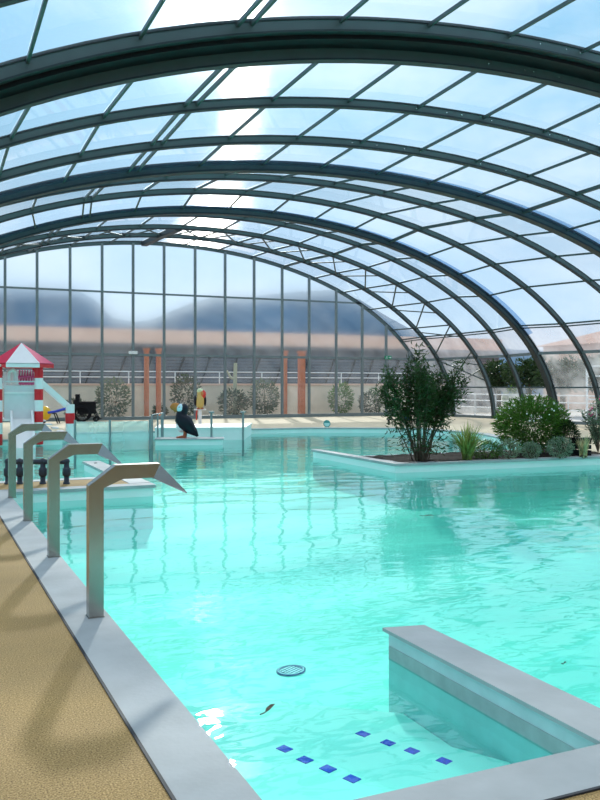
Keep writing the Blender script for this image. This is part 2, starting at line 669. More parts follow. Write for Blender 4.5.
trim([(.90, 2.57), (1.20, 2.87), (1.20, 13.24), (.90, 13.24)], -.045, .006, M_cop, 'grey stone coping under the water spouts', 'trim_1')
trim([(.90, 2.57), (18, 2.50), (18, 2.81), (1.20, 2.87)], -.045, .006, M_cop, 'grey stone coping along the near end of the pool', 'trim_2')
trim([(.885, 2.56), (.90, 2.57), (.90, 13.24), (.885, 13.24)], -.02, .008, M_seal, 'black joint beside the coping', 'trim_3')
trim([(.885, 2.555), (18, 2.485), (18, 2.50), (.90, 2.57)], -.02, .008, M_seal, 'black joint beside the near coping', 'trim_4')
trim([(.90, 13.24), (3.45, 13.24), (3.45, 13.56), (.90, 13.56)], -.045, .006, M_cop, 'grey coping of the deck strip', 'trim_5')
trim([(-9, 14.5), (3.1, 14.5), (3.1, 14.78), (-9, 14.78)], -.045, .006, M_cop, 'grey coping behind the black pipes', 'trim_6')


def strip(pts, w, z0, z1, m, label, name):
    """mitred strip to one side of a polyline"""
    P = [Vector((a, b)) for a, b in pts]
    off = []
    for i, p in enumerate(P):
        d0 = (P[i] - P[i - 1]).normalized() if i else (P[1] - P[0]).normalized()
        d1 = (P[i + 1] - P[i]).normalized() if i < len(P) - 1 else d0
        n0, n1 = Vector((-d0.y, d0.x)), Vector((-d1.y, d1.x))
        b = (n0 + n1).normalized()
        off.append(p + b * (w / max(.35, b.dot(n0))))
    return trim([tuple(p) for p in P] + [tuple(p) for p in off[::-1]], z0, z1, m, label, name)


strip([(3.87, 25.9), (3.87, 28.57), (10.9, 28.72), (13.4, 28.47), (16.87, 26.57), (16.87, 23.0), (14.57, 17.0)], .34, -.045, .006, M_cop, 'grey coping around the far end of the pool', 'trim_7')
strip([(-9, 25.87), (3.9, 25.87)], .3, -.045, .006, M_cop, 'grey coping under the play tower', 'trim_8')

# pool water
water = MB().add([(-8.9, 2.3, WATER), (26, 2.3, WATER), (26, 35.9, WATER), (-8.9, 35.9, WATER)], [(0, 1, 2, 3)]).build('pool_water', M_water)
water['kind'] = 'stuff'
tag(water, 'clear turquoise rippled water filling the swimming pool', 'water')

# low dividing wall by the steps
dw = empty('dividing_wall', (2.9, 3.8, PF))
MB().box(2.795, 3.035, 2.80, 4.78, PF, -.014).build('wall_core', mat('shade_toned_liner', (.50, .60, .62), .5), dw)  # liner colour darkened to carry the shade on this wall's face
MB().box(2.791, 2.795, 2.83, 4.775, WATER - .01, -.10).build('waterline_band', mat('waterline_grey', (.34, .40, .40), .6, vary=.12, scale=9), dw)  # greyer strip over the lower part of the wall face
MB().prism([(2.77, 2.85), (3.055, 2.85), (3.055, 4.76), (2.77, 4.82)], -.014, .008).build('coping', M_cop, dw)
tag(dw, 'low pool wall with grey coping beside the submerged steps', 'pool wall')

# submerged steps with cobalt tiles
z1, z2, z3 = -.24, -.36, -.48
st = empty('pool_steps', (1.9, 3.6, PF))
r1 = [G(x, y, z1) for x, y in ((284.6, 749), (305, 760), (328, 769), (352, 779))]
r2 = [G(x, y, z2) for x, y in ((363, 734), (388, 743), (412, 751), (444, 761))]


def ext(r, y0):
    (xa, ya), (xb, yb) = r[0], r[-1]
    return (xa + (xb - xa) * (y0 - ya) / (yb - ya), y0)


YE = 5.0
o1, o2 = .05, .05
a_, b_ = ext(r1, 2.87), ext(r1, YE)
c_, d_ = ext(r2, 2.87), ext(r2, YE)
lim = lambda q: (min(q[0], 2.77), q[1])
MB().prism([(1.2, 2.87), (a_[0] + o1, 2.87), (b_[0] + o1, YE), (1.2, YE)], PF, z1).build('tread', M_step, st)
MB().prism([(1.18, 2.84), (2.79, 2.84), (2.79, ext(r2, 3.3)[1] + .25), (d_[0] + o2, YE), (1.2, YE)], PF, z2).build('tread', M_step, st)
MB().prism([(1.18, 2.84), (2.79, 2.84), (2.79, 4.6), (d_[0] + .4, YE), (1.2, YE)], PF, z3).build('tread', M_step, st)


def tile(c, z, ang):
    ca, sa = math.cos(ang), math.sin(ang)
    h = .028
    q = [(c[0] + ca * u * h - sa * w * h, c[1] + sa * u * h + ca * w * h) for u, w in ((-1, -1.2), (1, -1.2), (1, 1.2), (-1, 1.2))]
    MB().prism(q, z - .002, z + .003).build('tile', M_tile, st)


an = math.atan2(r1[-1][1] - r1[0][1], r1[-1][0] - r1[0][0]) + math.pi / 2
for c in r1:
    tile(c, z1, an)
for c in r2:
    tile(c, z2, an)
tag(st, 'pale submerged pool steps with rows of cobalt blue tiles', 'steps')

# L-shaped pool wall running on from the deck strip
lw = empty('ledge_wall', (3.28, 15.6, PF))
MB().box(3.13, 3.42, 13.3, 17.85, PF, -.04).build('wall_core', M_white_liner, lw)
MB().box(3.10, 3.45, 13.57, 17.9, -.04, .009).build('coping', M_cop, lw)
MB().ball((3.27, 17.35, .012), .035, sz=.3).build('cap', M_seal, lw)
tag(lw, 'narrow grey-topped pool wall jutting out beyond the black pipes', 'pool wall')

# planter island
pl = empty('planter', (14, 15.6, PF))
isl = [(8.72, 14.68), (14.55, 14.30), (14.55, 16.65), (9.03, 16.65), (9.03, 18.85), (8.81, 18.85)]
wall_o = [(8.76, 14.72), (14.59, 14.35), (14.59, 16.62), (9.05, 16.62), (9.05, 18.8), (8.84, 18.8)]
MB().prism(wall_o, PF, -.04).build('wall_core', M_white_liner, pl)
MB().prism([(8.72, 14.68), (14.58, 14.30), (14.58, 14.52), (9.02, 14.93), (9.02, 18.85), (8.80, 18.85)], -.04, .012).build('coping', M_cop, pl)
MB().prism([(9.02, 16.5), (14.58, 16.5), (14.58, 16.7), (9.02, 16.7)], -.04, .011).build('coping', M_cop, pl)
sb = MB()
nx, ny = 26, 10
gv = []
for j in range(ny + 1):
    for i in range(nx + 1):
        gv.append((9.0 + 5.55 * i / nx, 14.75 + 1.8 * j / ny, -.01 + random.uniform(0, .05)))
sb.add(gv, [(j * (nx + 1) + i, j * (nx + 1) + i + 1, (j + 1) * (nx + 1) + i + 1, (j + 1) * (nx + 1) + i) for j in range(ny) for i in range(nx)], 0, True)
sb.build('soil', M_soil, pl)
tag(pl, 'planting bed with pale walls and grey coping standing in the pool', 'planter')

# raised far basin, statue ledge
rb = empty('raised_basin', (8.2, 27, PF))
q0, q1 = G(155, 441, 0), G(248, 440.5, -.1)
q0 = (6.9, 26.6)
q1 = (9.62, 25.7)
MB().prism([q0, q1, (10.9, 28.4), (7.6, 28.5)], PF, .19).build('basin_wall', M_white, rb)
MB().prism([(q0[0] - .03, q0[1] - .03), (q1[0] + .03, q1[1] - .04), (10.95, 28.44), (7.55, 28.54)], .19, .23).build('rim', M_white, rb)
tag(rb, 'white raised basin at the far end of the pool', 'basin')
lg = empty('statue_ledge', (7.2, 24.5, PF))
MB().prism([(6.35, 24.4), (8.2, 23.75), (8.44, 24.42), (6.55, 25.08)], PF, -.03).build('ledge_wall', M_white_liner, lg)
MB().prism([(6.32, 24.37), (8.22, 23.7), (8.48, 24.44), (6.55, 25.13)], -.03, .012).build('coping', M_cop, lg)
tag(lg, 'low pale ledge in the pool carrying the seabird statue', 'pool ledge')

# ================================================================== STRUCTURE: glazed enclosure
CX = 10.45
# (Y, a, b) of every arch, surveyed; the two at the overlap are a pair
RIBS = [(6.8, 14.5, 7.85, 0), (9.6, 14.5, 7.85, 0), (12.25, 14.40, 7.88, 1), (12.80, 14.13, 7.61, 1), (15.25, 14.47, 7.51, 0),
        (17.8, 14.45, 7.44, 0), (20.0, 14.5, 7.36, 2), (22.58, 14.9, 7.67, 0), (25.6, 14.3, 7.9, 0), (27.4, 13.6, 7.66, 2),
        (30.13, 14.2, 8.02, 0), (32.72, 14.5, 7.99, 0), (35.6, 14.2, 8.13, 0), (GY, 14.6, 8.22, 0)]
NSEG = 72


def arc(a, b, t):
    """t = arc angle parameter, 0 at the ridge, + towards +X"""
    return (CX + a * math.sin(t), b * math.cos(t))


def arc_table(a, b):
    T, S = [0.0], [0.0]
    n = 400
    px, pz = arc(a, b, 0)
    for i in range(1, n + 1):
        t = math.pi / 2 * i / n
        x, z = arc(a, b, t)
        S.append(S[-1] + math.hypot(x - px, z - pz))
        T.append(t)
        px, pz = x, z
    return T, S


def t_at(a, b, s):
    T, S = arc_table(a, b)
    sg = 1 if s >= 0 else -1
    s = abs(s)
    if s >= S[-1]:
        return sg * math.pi / 2
    for i in range(1, len(S)):
        if S[i] >= s:
            k = (s - S[i - 1]) / (S[i] - S[i - 1])
            return sg * (T[i - 1] + k * (T[i] - T[i - 1]))


def arch_band(mb, Y, a, b, o0, o1, y0, y1, mi=0):
    """box-section band following the arch; o0..o1 radial offsets, y0..y1 along the hall"""
    rings = []
    for i in range(NSEG + 1):
        t = -math.pi / 2 + math.pi * i / NSEG
        x0, z0 = arc(a + o0, b + o0, t)
        x1, z1_ = arc(a + o1, b + o1, t)
        rings.append([(x0, Y + y0, z0), (x0, Y + y1, z0), (x1, Y + y1, z1_), (x1, Y + y0, z1_)])
    mb.loft(rings, mi, False)
    return mb


ORD = ['thirteenth', 'twelfth', 'eleventh', 'tenth', 'ninth', 'eighth', 'seventh', 'sixth', 'fifth', 'fourth', 'third', 'second', 'first']
arch_labels = [
    'grey roof arch nearest overhead, only its flank showing', 'grey roof arch just in front of the thick double arch', 'nearer half of the thick black-grooved double roof arch',
    'farther half of the thick black-grooved double roof arch', 'grey roof arch next beyond the thick double arch', 'second grey roof arch beyond the thick double arch',
    'dark roof arch with a blue overlap band, nearer of two such', 'grey roof arch just behind the nearer blue-banded arch', 'second grey roof arch behind the nearer blue-banded arch',
    'dark roof arch with a blue overlap band, farther of two such', 'grey roof arch just behind the farther blue-banded arch', 'grey roof arch carrying the near side of the zigzag bracing',
    'grey roof arch carrying the far side of the zigzag bracing', 'slim grey arch framing the top of the glazed end wall']
for i, (Y, a, b, kind) in enumerate(RIBS):
    r = empty('roof_arch', (CX, Y, 0))
    if kind == 1:
        arch_band(MB(), Y, a, b, -.17, .0, -.05, .05).build('beam', M_alu, r)
        arch_band(MB(), Y, a, b, -.20, -.17, -.09, .09).build('lower_lip', M_alu_dark, r)
        arch_band(MB(), Y, a, b, .0, .05, -.07, .07).build('gasket', M_alu_dark, r)
        if i == 2:
            arch_band(MB(), Y, a, b, -.27, -.02, .06, .48).build('seal', M_black, r)
    elif kind == 2:
        arch_band(MB(), Y, a, b, -.16, .0, -.05, .05).build('beam', M_alu_mid, r)
        arch_band(MB(), Y, a, b, -.21, -.16, -.10, .16).build('lower_lip', M_alu_dark, r)
        arch_band(MB(), Y, a, b, .0, .07, -.08, .12).build('gasket', M_alu_dark, r)
        arch_band(MB(), Y, a, b, -.13, .02, .12, .20).build('rear_beam', M_alu_mid, r)
    elif i == len(RIBS) - 1:
        arch_band(MB(), Y, a, b, -.14, .0, -.05, .05).build('beam', M_alu, r)
        arch_band(MB(), Y, a, b, .0, .04, -.06, .06).build('gasket', M_alu_dark, r)
    else:
        arch_band(MB(), Y, a, b, -.12, .0, -.04, .04).build('beam', M_alu, r)
        arch_band(MB(), Y, a, b, -.16, -.12, -.06, .07).build('lower_lip', M_alu_dark, r)
        arch_band(MB(), Y, a, b, .0, .035, -.05, .05).build('gasket', M_alu_dark, r)
    if 1 <= i <= 5:
        T_off = (.02, .12, .52) if kind else (.05, .3)
        for s in (-.9, -.2, .3, .9, 2.6, 3.4):
            t = t_at(a, b, s + random.uniform(-.2, .2))
            x, z = arc(a - .06, b - .06, t)
            MB().ball((x, Y - .045 - .005 * (kind == 1), z), .016, 8, 6, sy=.6).build('bolt', M_bolt, r)
    tag(r, arch_labels[i], 'roof arch', 'roof arches of the pool hall')


def slab4(mb, p00, p10, p11, p01, th, mi=0):
    """thin four-cornered sheet with thickness th outward"""
    P = [Vector(q) for q in (p00, p10, p11, p01)]
    nrm = (P[1] - P[0]).cross(P[3] - P[0]).normalized()
    vs = P + [q + nrm * th for q in P]
    mb.add(vs, [(3, 2, 1, 0), (4, 5, 6, 7), (0, 1, 5, 4), (1, 2, 6, 5), (2, 3, 7, 6), (3, 0, 4, 7)], mi)


def sheet(mb, r0, r1, s0, s1, n=3, f0=0.0, f1=1.0, off=.0):
    """single curved sheet between two arches from arc length s0 to s1"""
    (Y0, a0, b0, _), (Y1, a1, b1, _) = r0, r1
    vs = []
    for k in range(n + 1):
        d = DELTA.get(s0, 0) * (1 - k / n) + DELTA.get(s1, 0) * k / n
        s = s0 + (s1 - s0) * k / n
        x0, z0 = arc(a0 + off, b0 + off, t_at(a0, b0, s - d))
        x1, z1_ = arc(a1 + off, b1 + off, t_at(a1, b1, s + d))
        A, B = Vector((x0, Y0, z0)), Vector((x1, Y1, z1_))
        vs += [A.lerp(B, f0), A.lerp(B, f1)]
    mb.add(vs, [(2 * k, 2 * k + 1, 2 * k + 3, 2 * k + 2) for k in range(n)], 0, True)


STEP, SREF = 1.7, 17.9
DELTA = {}         # how far a level line's arc length differs between the two arches of a bay
for i in range(len(RIBS) - 1):
    r0, r1_ = RIBS[i], RIBS[i + 1]
    if i == 2:
        continue
    root = struct(empty('ceiling', (CX, (r0[0] + r1_[0]) / 2, 0)), 'bay of clear curved roof glazing')
    _, S0 = arc_table(r0[1], r0[2])
    _, S1 = arc_table(r1_[1], r1_[2])
    smax = min(S0[-1], S1[-1])
    cuts = []
    for k in range(0, 10):
        q = (.85 + STEP * k) / SREF
        c = q * (S0[-1] + S1[-1]) / 2
        if c < smax - .4:
            cuts.append(c)
            DELTA[c] = q * (S1[-1] - S0[-1]) / 2
            DELTA[-c] = -DELTA[c]
    # side wall levels: sheet ends at door height and at mid height
    def s_for_z(zz):
        out = []
        for (Yq, aq, bq, _) in (r0, r1_):
            t = math.acos(min(1, zz / bq))
            T, S = arc_table(aq, bq)
            out.append(S[min(len(S) - 1, round(t / (math.pi / 2) * 400))])
        DELTA[sum(out) / 2] = (out[1] - out[0]) / 2
        return sum(out) / 2
    DELTA[smax] = 0
    s4, s3, s15 = s_for_z(4.0), s_for_z(2.9), s_for_z(1.5)
    right = [c for c in cuts if c < s4 - .6] + [s4, s3, s15, smax]
    left = [-c for c in cuts] + [-smax]
    edges = sorted(left) + right
    for k in range(len(edges) - 1):
        e0, e1 = edges[k], edges[k + 1]
        m_ = M_glass
        if e0 >= s3 - .01:
            m_ = M_glass_scr
        elif e0 >= s4 - .01:
            m_ = M_glass_hazy
        if i in (9, 10) and abs(e0 - s3) < .01:
            continue            # the flap is rolled up here
        mb = MB()
        sheet(mb, r0, r1_, e0, e1, 3, 0, 1, .015)
        pn = mb.build('glazing_sheet', m_, root)
        if m_ is not M_glass:
            pn['label'] = 'hazy side sheet'
    for e in edges[1:-1]:
        pr = .028
        w_ = .05
        def pt(r, s, o=-.03):
            x, z = arc(r[1] + o, r[2] + o, t_at(r[1], r[2], s + (dl if r is r1_ else -dl)))
            return (x, r[0], z)
        dl = DELTA.get(e, 0)
        if abs(e + 5.95) < .5:
            MB().bar(pt(r0, e - .12), pt(r1_, e - .12), .05, .07).build('purlin', M_alu_mid, root)
            MB().bar(pt(r0, e + .12), pt(r1_, e + .12), .05, .07).build('purlin', M_alu_mid, root)
        elif abs(e - 5.95) < .5:
            MB().bar(pt(r0, e), pt(r1_, e), .10, .09).build('purlin', M_alu_mid, root)
        else:
            MB().bar(pt(r0, e), pt(r1_, e), .045, .06).build('purlin', M_alu_mid, root)
        if abs(e - s4) < .01:
            MB().bar(pt(r0, e + .14), pt(r1_, e + .14), .03, .05).build('purlin', M_alu_mid, root)
        if abs(e - s3) < .01:
            MB().bar(pt(r0, e), pt(r1_, e), .07, .12).build('purlin', M_mull, root)
    MB().bar((CX + (r0[1]), r0[0], .06), (CX + r1_[1], r1_[0], .06), .12, .12).build('sill', M_mull, root)
    if RIBS[i + 1][3] == 2:
        mb = MB()
        sheet(mb, r0, r1_, -12.5, 13.0, 44, .78, .99, -.05)
        ob = mb.build('overlap_sheet', M_glass_strip, root)
        ob['label'] = 'dark blue double sheet where two sections overlap'
    if i == 11:                 # zigzag wind bracing
        ss = sorted([-c for c in cuts]) + cuts + [s3]
        for k in range(len(ss) - 1):
            def pt2(r, s):
                x, z = arc(r[1] - .08, r[2] - .08, t_at(r[1], r[2], s))
                return (x, r[0], z)
            MB().tube([pt2(r0, ss[k]), pt2(r1_, ss[k + 1])], .035, 6).build('brace', M_alu_mid, root)
            MB().tube([pt2(r1_, ss[k] + .2), pt2(r0, (ss[k] + ss[k + 1]) / 2)], .028, 6).build('brace', M_alu_mid, root)
    if i in (11, 12):
        x0 = 9.45
        MB().bar((x0, r0[0], r0[2] - .12), (x0, r1_[0], r1_[2] - .12), .26, .2).build('ridge_beam', M_alu_dark, root)

# ---- the hall behind the viewer
M_brown = mat('brown_timber_cladding', (.15, .115, .09), .7, vary=.2, scale=2)
struct(MB().box(CX - 15, CX + 15, -6.3, -6, 0, 7.6).build('wall_front', M_brown), 'brown timber wall closing the hall')
rc = struct(empty('ceiling', (CX, .4, 0)), 'bay of clear curved roof glazing')
rn = [(-6, 14.5, 7.85, 0), RIBS[0]]
for k in range(-9, 9):
    mb = MB()
    sheet(mb, rn[0], rn[1], k * STEP, (k + 1) * STEP, 3, 0, 1, .015)
    mb.build('glazing_sheet', M_glass, rc)
for k in range(-8, 9):
    MB().bar((arc(14.47, 7.82, t_at(14.5, 7.85, k * STEP))[0], -6, arc(14.47, 7.82, t_at(14.5, 7.85, k * STEP))[1]), (arc(14.47, 7.82, t_at(14.5, 7.85, k * STEP))[0], 6.8, arc(14.47, 7.82, t_at(14.5, 7.85, k * STEP))[1]), .05, .06).build('purlin', M_alu_mid, rc)

# ---- glazed end wall
wb = struct(empty('wall_back', (CX, GY, 0)), 'glazed end wall of tall framed panes')
mx_px = [5, 37, 70, 102, 133, 164, 195, 225, 254, 282, 309, 336, 362, 386]
MX = [XY(x, 300, GY)[0] for x in mx_px]
sp_ = MX[1] - MX[0]
while MX[0] - 1.43 > CX - 14.3:
    MX.insert(0, MX[0] - 1.43)
MX.append(MX[-1] + 1.4)
aG, bG = RIBS[-1][1], RIBS[-1][2]


def ztop(x):
    q = max(0, 1 - ((x - CX) / aG) ** 2)
    return bG * math.sqrt(q) - .06


TZ = (2.98, 5.82)
for x in MX:
    zt = ztop(x)
    if zt > .5:
        MB().box(x - .055, x + .055, GY - .07, GY + .05, 0, zt).build('mullion', M_mull, wb)
xl, xr = CX - aG + .1, CX + aG - .1
for z in TZ:
    half = aG * math.sqrt(1 - (z / bG) ** 2)
    w_ = .11 if z < 4 else .08
    MB().box(CX - half, CX + half, GY - .05, GY + .04, z - w_ / 2, z + w_ / 2).build('transom', M_mull, wb)
MB().box(xl, xr, GY - .06, GY + .05, 0, .16).build('sill', M_mull, wb)
XE = [xl] + MX + [xr]
for i in range(len(XE) - 1):
    xa, xb = XE[i], XE[i + 1]
    lv = [.16, TZ[0], TZ[1], 99]
    for j in range(3):
        zb = lv[j]
        ta, tb, tm = (min(lv[j + 1], ztop(q)) for q in (xa, xb, (xa + xb) / 2))
        if max(ta, tb) <= zb + .05:
            continue
        poly = [(xa, GY, zb), (xb, GY, zb), (xb, GY, max(tb, zb)), ((xa + xb) / 2, GY, max(tm, zb)), (xa, GY, max(ta, zb))]
        MB().add(poly, [(0, 1, 2, 3, 4)]).build('pane', M_glass_gable if j == 0 else M_glass_frost, wb)

# signs on the end wall
x_, z_ = XY(133, 352.5, GY - .1)
sg = MB().box(x_ - .2, x_ + .2, GY - .13, GY - .075, z_ - .07, z_ + .07).build('wall_sign', mat('white_sign_face', (.85, .86, .84), .4))
tag(sg, 'small blank white sign over a glazed door leaf of the end wall', 'sign')
x_, z_ = XY(388, 357.5, GY - .1)
es = empty('exit_sign', (x_, GY - .1, z_))
M_green = mat('exit_green', (.01, .28, .14), .4)
MB().box(x_ - .2, x_ + .2, GY - .13, GY - .075, z_ - .09, z_ + .09).build('sign_face', M_green, es)
yf = GY - .137
sw = MB()
sw.add([(x_ + .03, yf, z_ - .015), (x_ + .11, yf, z_ - .015), (x_ + .11, yf, z_ - .05), (x_ + .18, yf, z_), (x_ + .11, yf, z_ + .05), (x_ + .11, yf, z_ + .015), (x_ + .03, yf, z_ + .015)], [(0, 1, 2, 3, 4, 5, 6)])
sw.build('arrow', M_rail, es)
MB().ball((x_ - .085, yf, z_ + .06), .018, 8, 6, sy=.2).build('figure_head', M_rail, es)
sw = MB()
for p, q in (((-.075, .035), (-.10, -.015)), ((-.10, -.015), (-.055, -.03)), ((-.055, -.03), (-.06, -.07)), ((-.10, -.015), (-.125, -.055)), ((-.125, -.055), (-.16, -.055)), ((-.075, .03), (-.03, .01)), ((-.08, .03), (-.125, .015))):
    sw.bar((x_ + p[0], yf, z_ + p[1]), (x_ + q[0], yf, z_ + q[1]), .008, .018)
sw.build('figure_body', M_rail, es)
tag(es, 'green and white running figure exit sign on the end wall', 'sign')

# ================================================================== THINGS: water spouts
def ribbon(mb, prof, y0, y1):
    """closed outline in XZ extruded in Y"""
    n = len(prof)
    vs = [(x, y0, z) for x, z in prof] + [(x, y1, z) for x, z in prof]
    mb.add(vs, [tuple(range(n)), tuple(range(n, 2 * n))[::-1]])
    mb.add(vs, [(i, i + n, (i + 1) % n + n, (i + 1) % n) for i in range(n)])
    return mb


def water_spout():
    r = local('water_spout')
    h = .05
    MB().box(-.056, .056, -.056, .056, 0, .006).build('base_plate', M_steel, r)
    MB().box(-h, h, -h, h, .006, .875).build('post', M_steel, r)
    ribbon(MB(), [(-h, .873), (h, .873 - .0), (h, .885), (.165, 1.0 - .065), (.195, .945), (.135, 1.04), (-h, .905)], -h, h).build('elbow', M_steel, r)
    ribbon(MB(), [(.13, 1.04), (.185, .942), (.40, .942), (.445, 1.04)], -h, h).build('arm', M_steel, r)
    A = [(.385, -h, .942), (.445, -h * .1, 1.04), (.655, -h * .1, .822), (.648, -h * .4, .814)]
    B = [(.398, h, .942), (.445, h, 1.04), (.655, h, .822), (.648, h, .814)]
    MB().add(A + B, [(0, 3, 2, 1), (4, 5, 6, 7), (0, 1, 5, 4), (1, 2, 6, 5), (2, 3, 7, 6), (3, 0, 4, 7)]).build('nozzle', M_steel, r)
    return r


sp = water_spout()
for i, ((x, y), lab) in enumerate(zip([(95, 617), (53.5, 557), (28, 521), (12, 498)], [
        'nearest and largest of the bent stainless steel water spouts', 'second stainless steel water spout counted from the nearest one',
        'third stainless steel water spout counted from the nearest one', 'stainless steel water spout farthest along the coping, beside the black pipes'])):
    gx, gy = G(x, y)
    o = sp if i == 0 else copy_thing(sp, (0, 0, 0))
    o.location = (gx, gy, .006)
    tag(o, lab, 'water spout', 'bent steel water spouts on the coping')

# black pipe manifold on the deck strip
pm = empty('pipe_manifold', (1.75, 14.15, 0))
px = [(1.30, 14.34), (1.48, 14.27), (1.82, 14.13), (2.17, 13.98)]
MB().tube([(px[0][0], px[0][1], .36), (px[-1][0], px[-1][1], .36)], .042, 12).build('header_pipe', M_blackpipe, pm)
for x, y in px:
    MB().tube([(x, y, .002), (x, y, .03), (x, y, .031), (x, y, .36)], [.055, .055, .042, .042], 12).build('standpipe', M_blackpipe, pm)
    MB().tube([(x, y, .12), (x, y, .14), (x, y, .15), (x, y, .24), (x, y, .25), (x, y, .27)], [.045, .062, .066, .066, .062, .045], 12).build('union_nut', M_blackpipe, pm)
    MB().ball((x, y, .365), .052, 12, 8).build('elbow', M_blackpipe, pm)
tag(pm, 'black plastic pipework with four upright legs on the deck strip', 'pipework')

# ================================================================== play tower
def striped(mb, x, y, r, z0, z1, h, first, seg=14):
    z, k = z0, first
    while z < z1 - 1e-4:
        e = min(z + h, z1)
        ring = lambda zz: [(x + r * math.cos(2 * math.pi * q / seg), y + r * math.sin(2 * math.pi * q / seg), zz) for q in range(seg)]
        mb.loft([ring(z), ring(e)], k % 2, True)
        z, k = e, k + 1
    return mb


TX, TY = XY(21.4, 400, 26.3)[0], 26.3
tw = empty('play_tower', (TX, TY, 0))
ang0 = math.radians(-3)
ca, sa = math.cos(ang0), math.sin(ang0)


def T(u, v, z=0):
    return (TX + ca * u - sa * v, TY + sa * u + ca * v, z)


posts = [(-.67, -.5), (.46, -.5), (-.67, .55), (.46, .55)]
for k, (u, v) in enumerate(posts):
    x, y, _ = T(u, v)
    pb = striped(MB(), x, y, .125 if v < 0 else .12, -.145, 2.2, .325, 1).build('post', [M_white, M_red], tw)
    pb['label'] = 'red and white banded post'
# hexagonal roof
R_, zR, zA = .93, 2.24, 2.86
hexp = [T(R_ * math.cos(math.radians(-120 + 60 * k)), R_ * math.sin(math.radians(-120 + 60 * k))) for k in range(6)]
apex = T(0, 0, zA)
cols = [M_white, M_pink, M_white, M_crimson, M_white, M_crimson]
fas = [M_white, M_red, M_white, M_red, M_white, M_red]
for k in range(6):
    a, b = hexp[k], hexp[(k + 1) % 6]
    A, B = (a[0], a[1], zR), (b[0], b[1], zR)
    A2, B2 = (a[0], a[1], zR - .13), (b[0], b[1], zR - .13)
    c0 = T(0, 0, zA - .05)
    mb = MB().add([A, B, apex, (A[0], A[1], zR - .03), (B[0], B[1], zR - .03), c0], [(0, 1, 2), (3, 5, 4), (0, 3, 4, 1)])
    ob = mb.build('roof_panel', cols[k], tw)
    ob['label'] = {0: 'white sloping roof panel', 1: 'pink sloping roof panel'}.get(k, 'sloping roof panel')
    s_ = .95
    ctr = T(0, 0)
    i_ = lambda q: (ctr[0] + (q[0] - ctr[0]) * s_, ctr[1] + (q[1] - ctr[1]) * s_, q[2])
    MB().add([A, B, B2, A2, i_(A), i_(B), i_(B2), i_(A2)], [(3, 2, 1, 0), (4, 5, 6, 7), (2, 3, 7, 6), (0, 1, 5, 4)]).build('fascia', fas[k], tw)


def quad_box(mb, p, q, z0, z1, th, mi=0):
    (x0, y0), (x1, y1) = p, q
    d = Vector((x1 - x0, y1 - y0)).normalized()
    n = Vector((-d.y, d.x)) * th / 2
    mb.prism([(x0 + n.x, y0 + n.y), (x1 + n.x, y1 + n.y), (x1 - n.x, y1 - n.y), (x0 - n.x, y0 - n.y)], z0, z1, mi)
    return mb


quad_box(MB(), T(-.5, -.42)[:2], T(.38, -.42)[:2], .62, 1.58, .05).build('front_panel', M_grey_panel, tw)
quad_box(MB(), T(-.5, -.45)[:2], T(.5, -.45)[:2], 1.35, 1.40, .06).build('panel_rail', M_white, tw)
MB().tube([T(-.5, -.43, 1.70), T(.38, -.43, 1.70)], .02, 8).build('guard_rail', M_rail, tw)
quad_box(MB(), T(-.5, .45)[:2], T(.4, .45)[:2], 1.5, 2.0, .04).build('side_panel', M_white, tw)
MB().prism([T(-.62, -.48)[:2], T(.46, -.48)[:2], T(.46, .5)[:2], T(-.62, .5)[:2]], .55, .62).build('platform', M_white, tw)
# white arched hood and pink net inside
hood = []
for k in range(9):
    t = math.pi / 2 * k / 8
    hood.append(T(-.42 + .22 * math.sin(t) * .9, -.2, 1.62 + .48 * math.cos(t) ** .7 if k < 8 else 1.62))
MB().tube([T(-.38, -.25, 1.6), T(-.38, -.25, 1.95), T(-.33, -.25, 2.03), T(-.24, -.25, 2.04), T(-.18, -.25, 1.98), T(-.16, -.25, 1.6)], .07, 10).build('hood', M_white, tw)
nb = MB()
for k in range(7):
    nb.tube([T(-.1 + .08 * k, .3, 1.6), T(-.02 + .075 * k, .3, 2.05)], .016, 6)
    nb.tube([T(.4 - .08 * k, .31, 1.6), T(.35 - .08 * k, .31, 2.05)], .012, 6)
nb.tube([T(-.1, .3, 1.85), T(.42, .3, 1.85)], .03, 6).tube([T(-.1, .3, 1.65), T(.42, .3, 1.65)], .04, 6)
ob = nb.build('climbing_net', M_magenta, tw)
ob['label'] = 'pink netting'
# slide into the water, with cheeks
sl = MB()
a0, a1, b0, b1 = T(-.28, -.5, .60), T(.24, -.5, .60), T(-.33, -1.55, -.17), T(.24, -1.55, -.17)
sl.add([a0, a1, b1, b0] + [(q[0], q[1], q[2] - .06) for q in (a0, a1, b1, b0)], [(0, 1, 2, 3), (7, 6, 5, 4), (0, 4, 5, 1), (1, 5, 6, 2), (2, 6, 7, 3), (3, 7, 4, 0)])
sl.build('slide', M_white, tw)
for u in (-.31, .27):
    p0, p1, p2, p3 = T(u, -.5, .86), T(u, -.62, .78), T(u, -1.58, -.02), T(u, -1.58, -.18)
    p4 = T(u, -.5, .5)
    n = Vector(T(1, 0)) - Vector(T(0, 0))
    n = n * .03
    loop = [Vector(q) for q in (p0, p1, p2, p3, p4)]
    m5 = MB()
    vs = [q - n for q in loop] + [q + n for q in loop]
    m5.add(vs, [(4, 3, 2, 1, 0), (5, 6, 7, 8, 9)] + [(i, (i + 1) % 5, (i + 1) % 5 + 5, i + 5) for i in range(5)])
    m5.build('slide_cheek', M_white, tw)
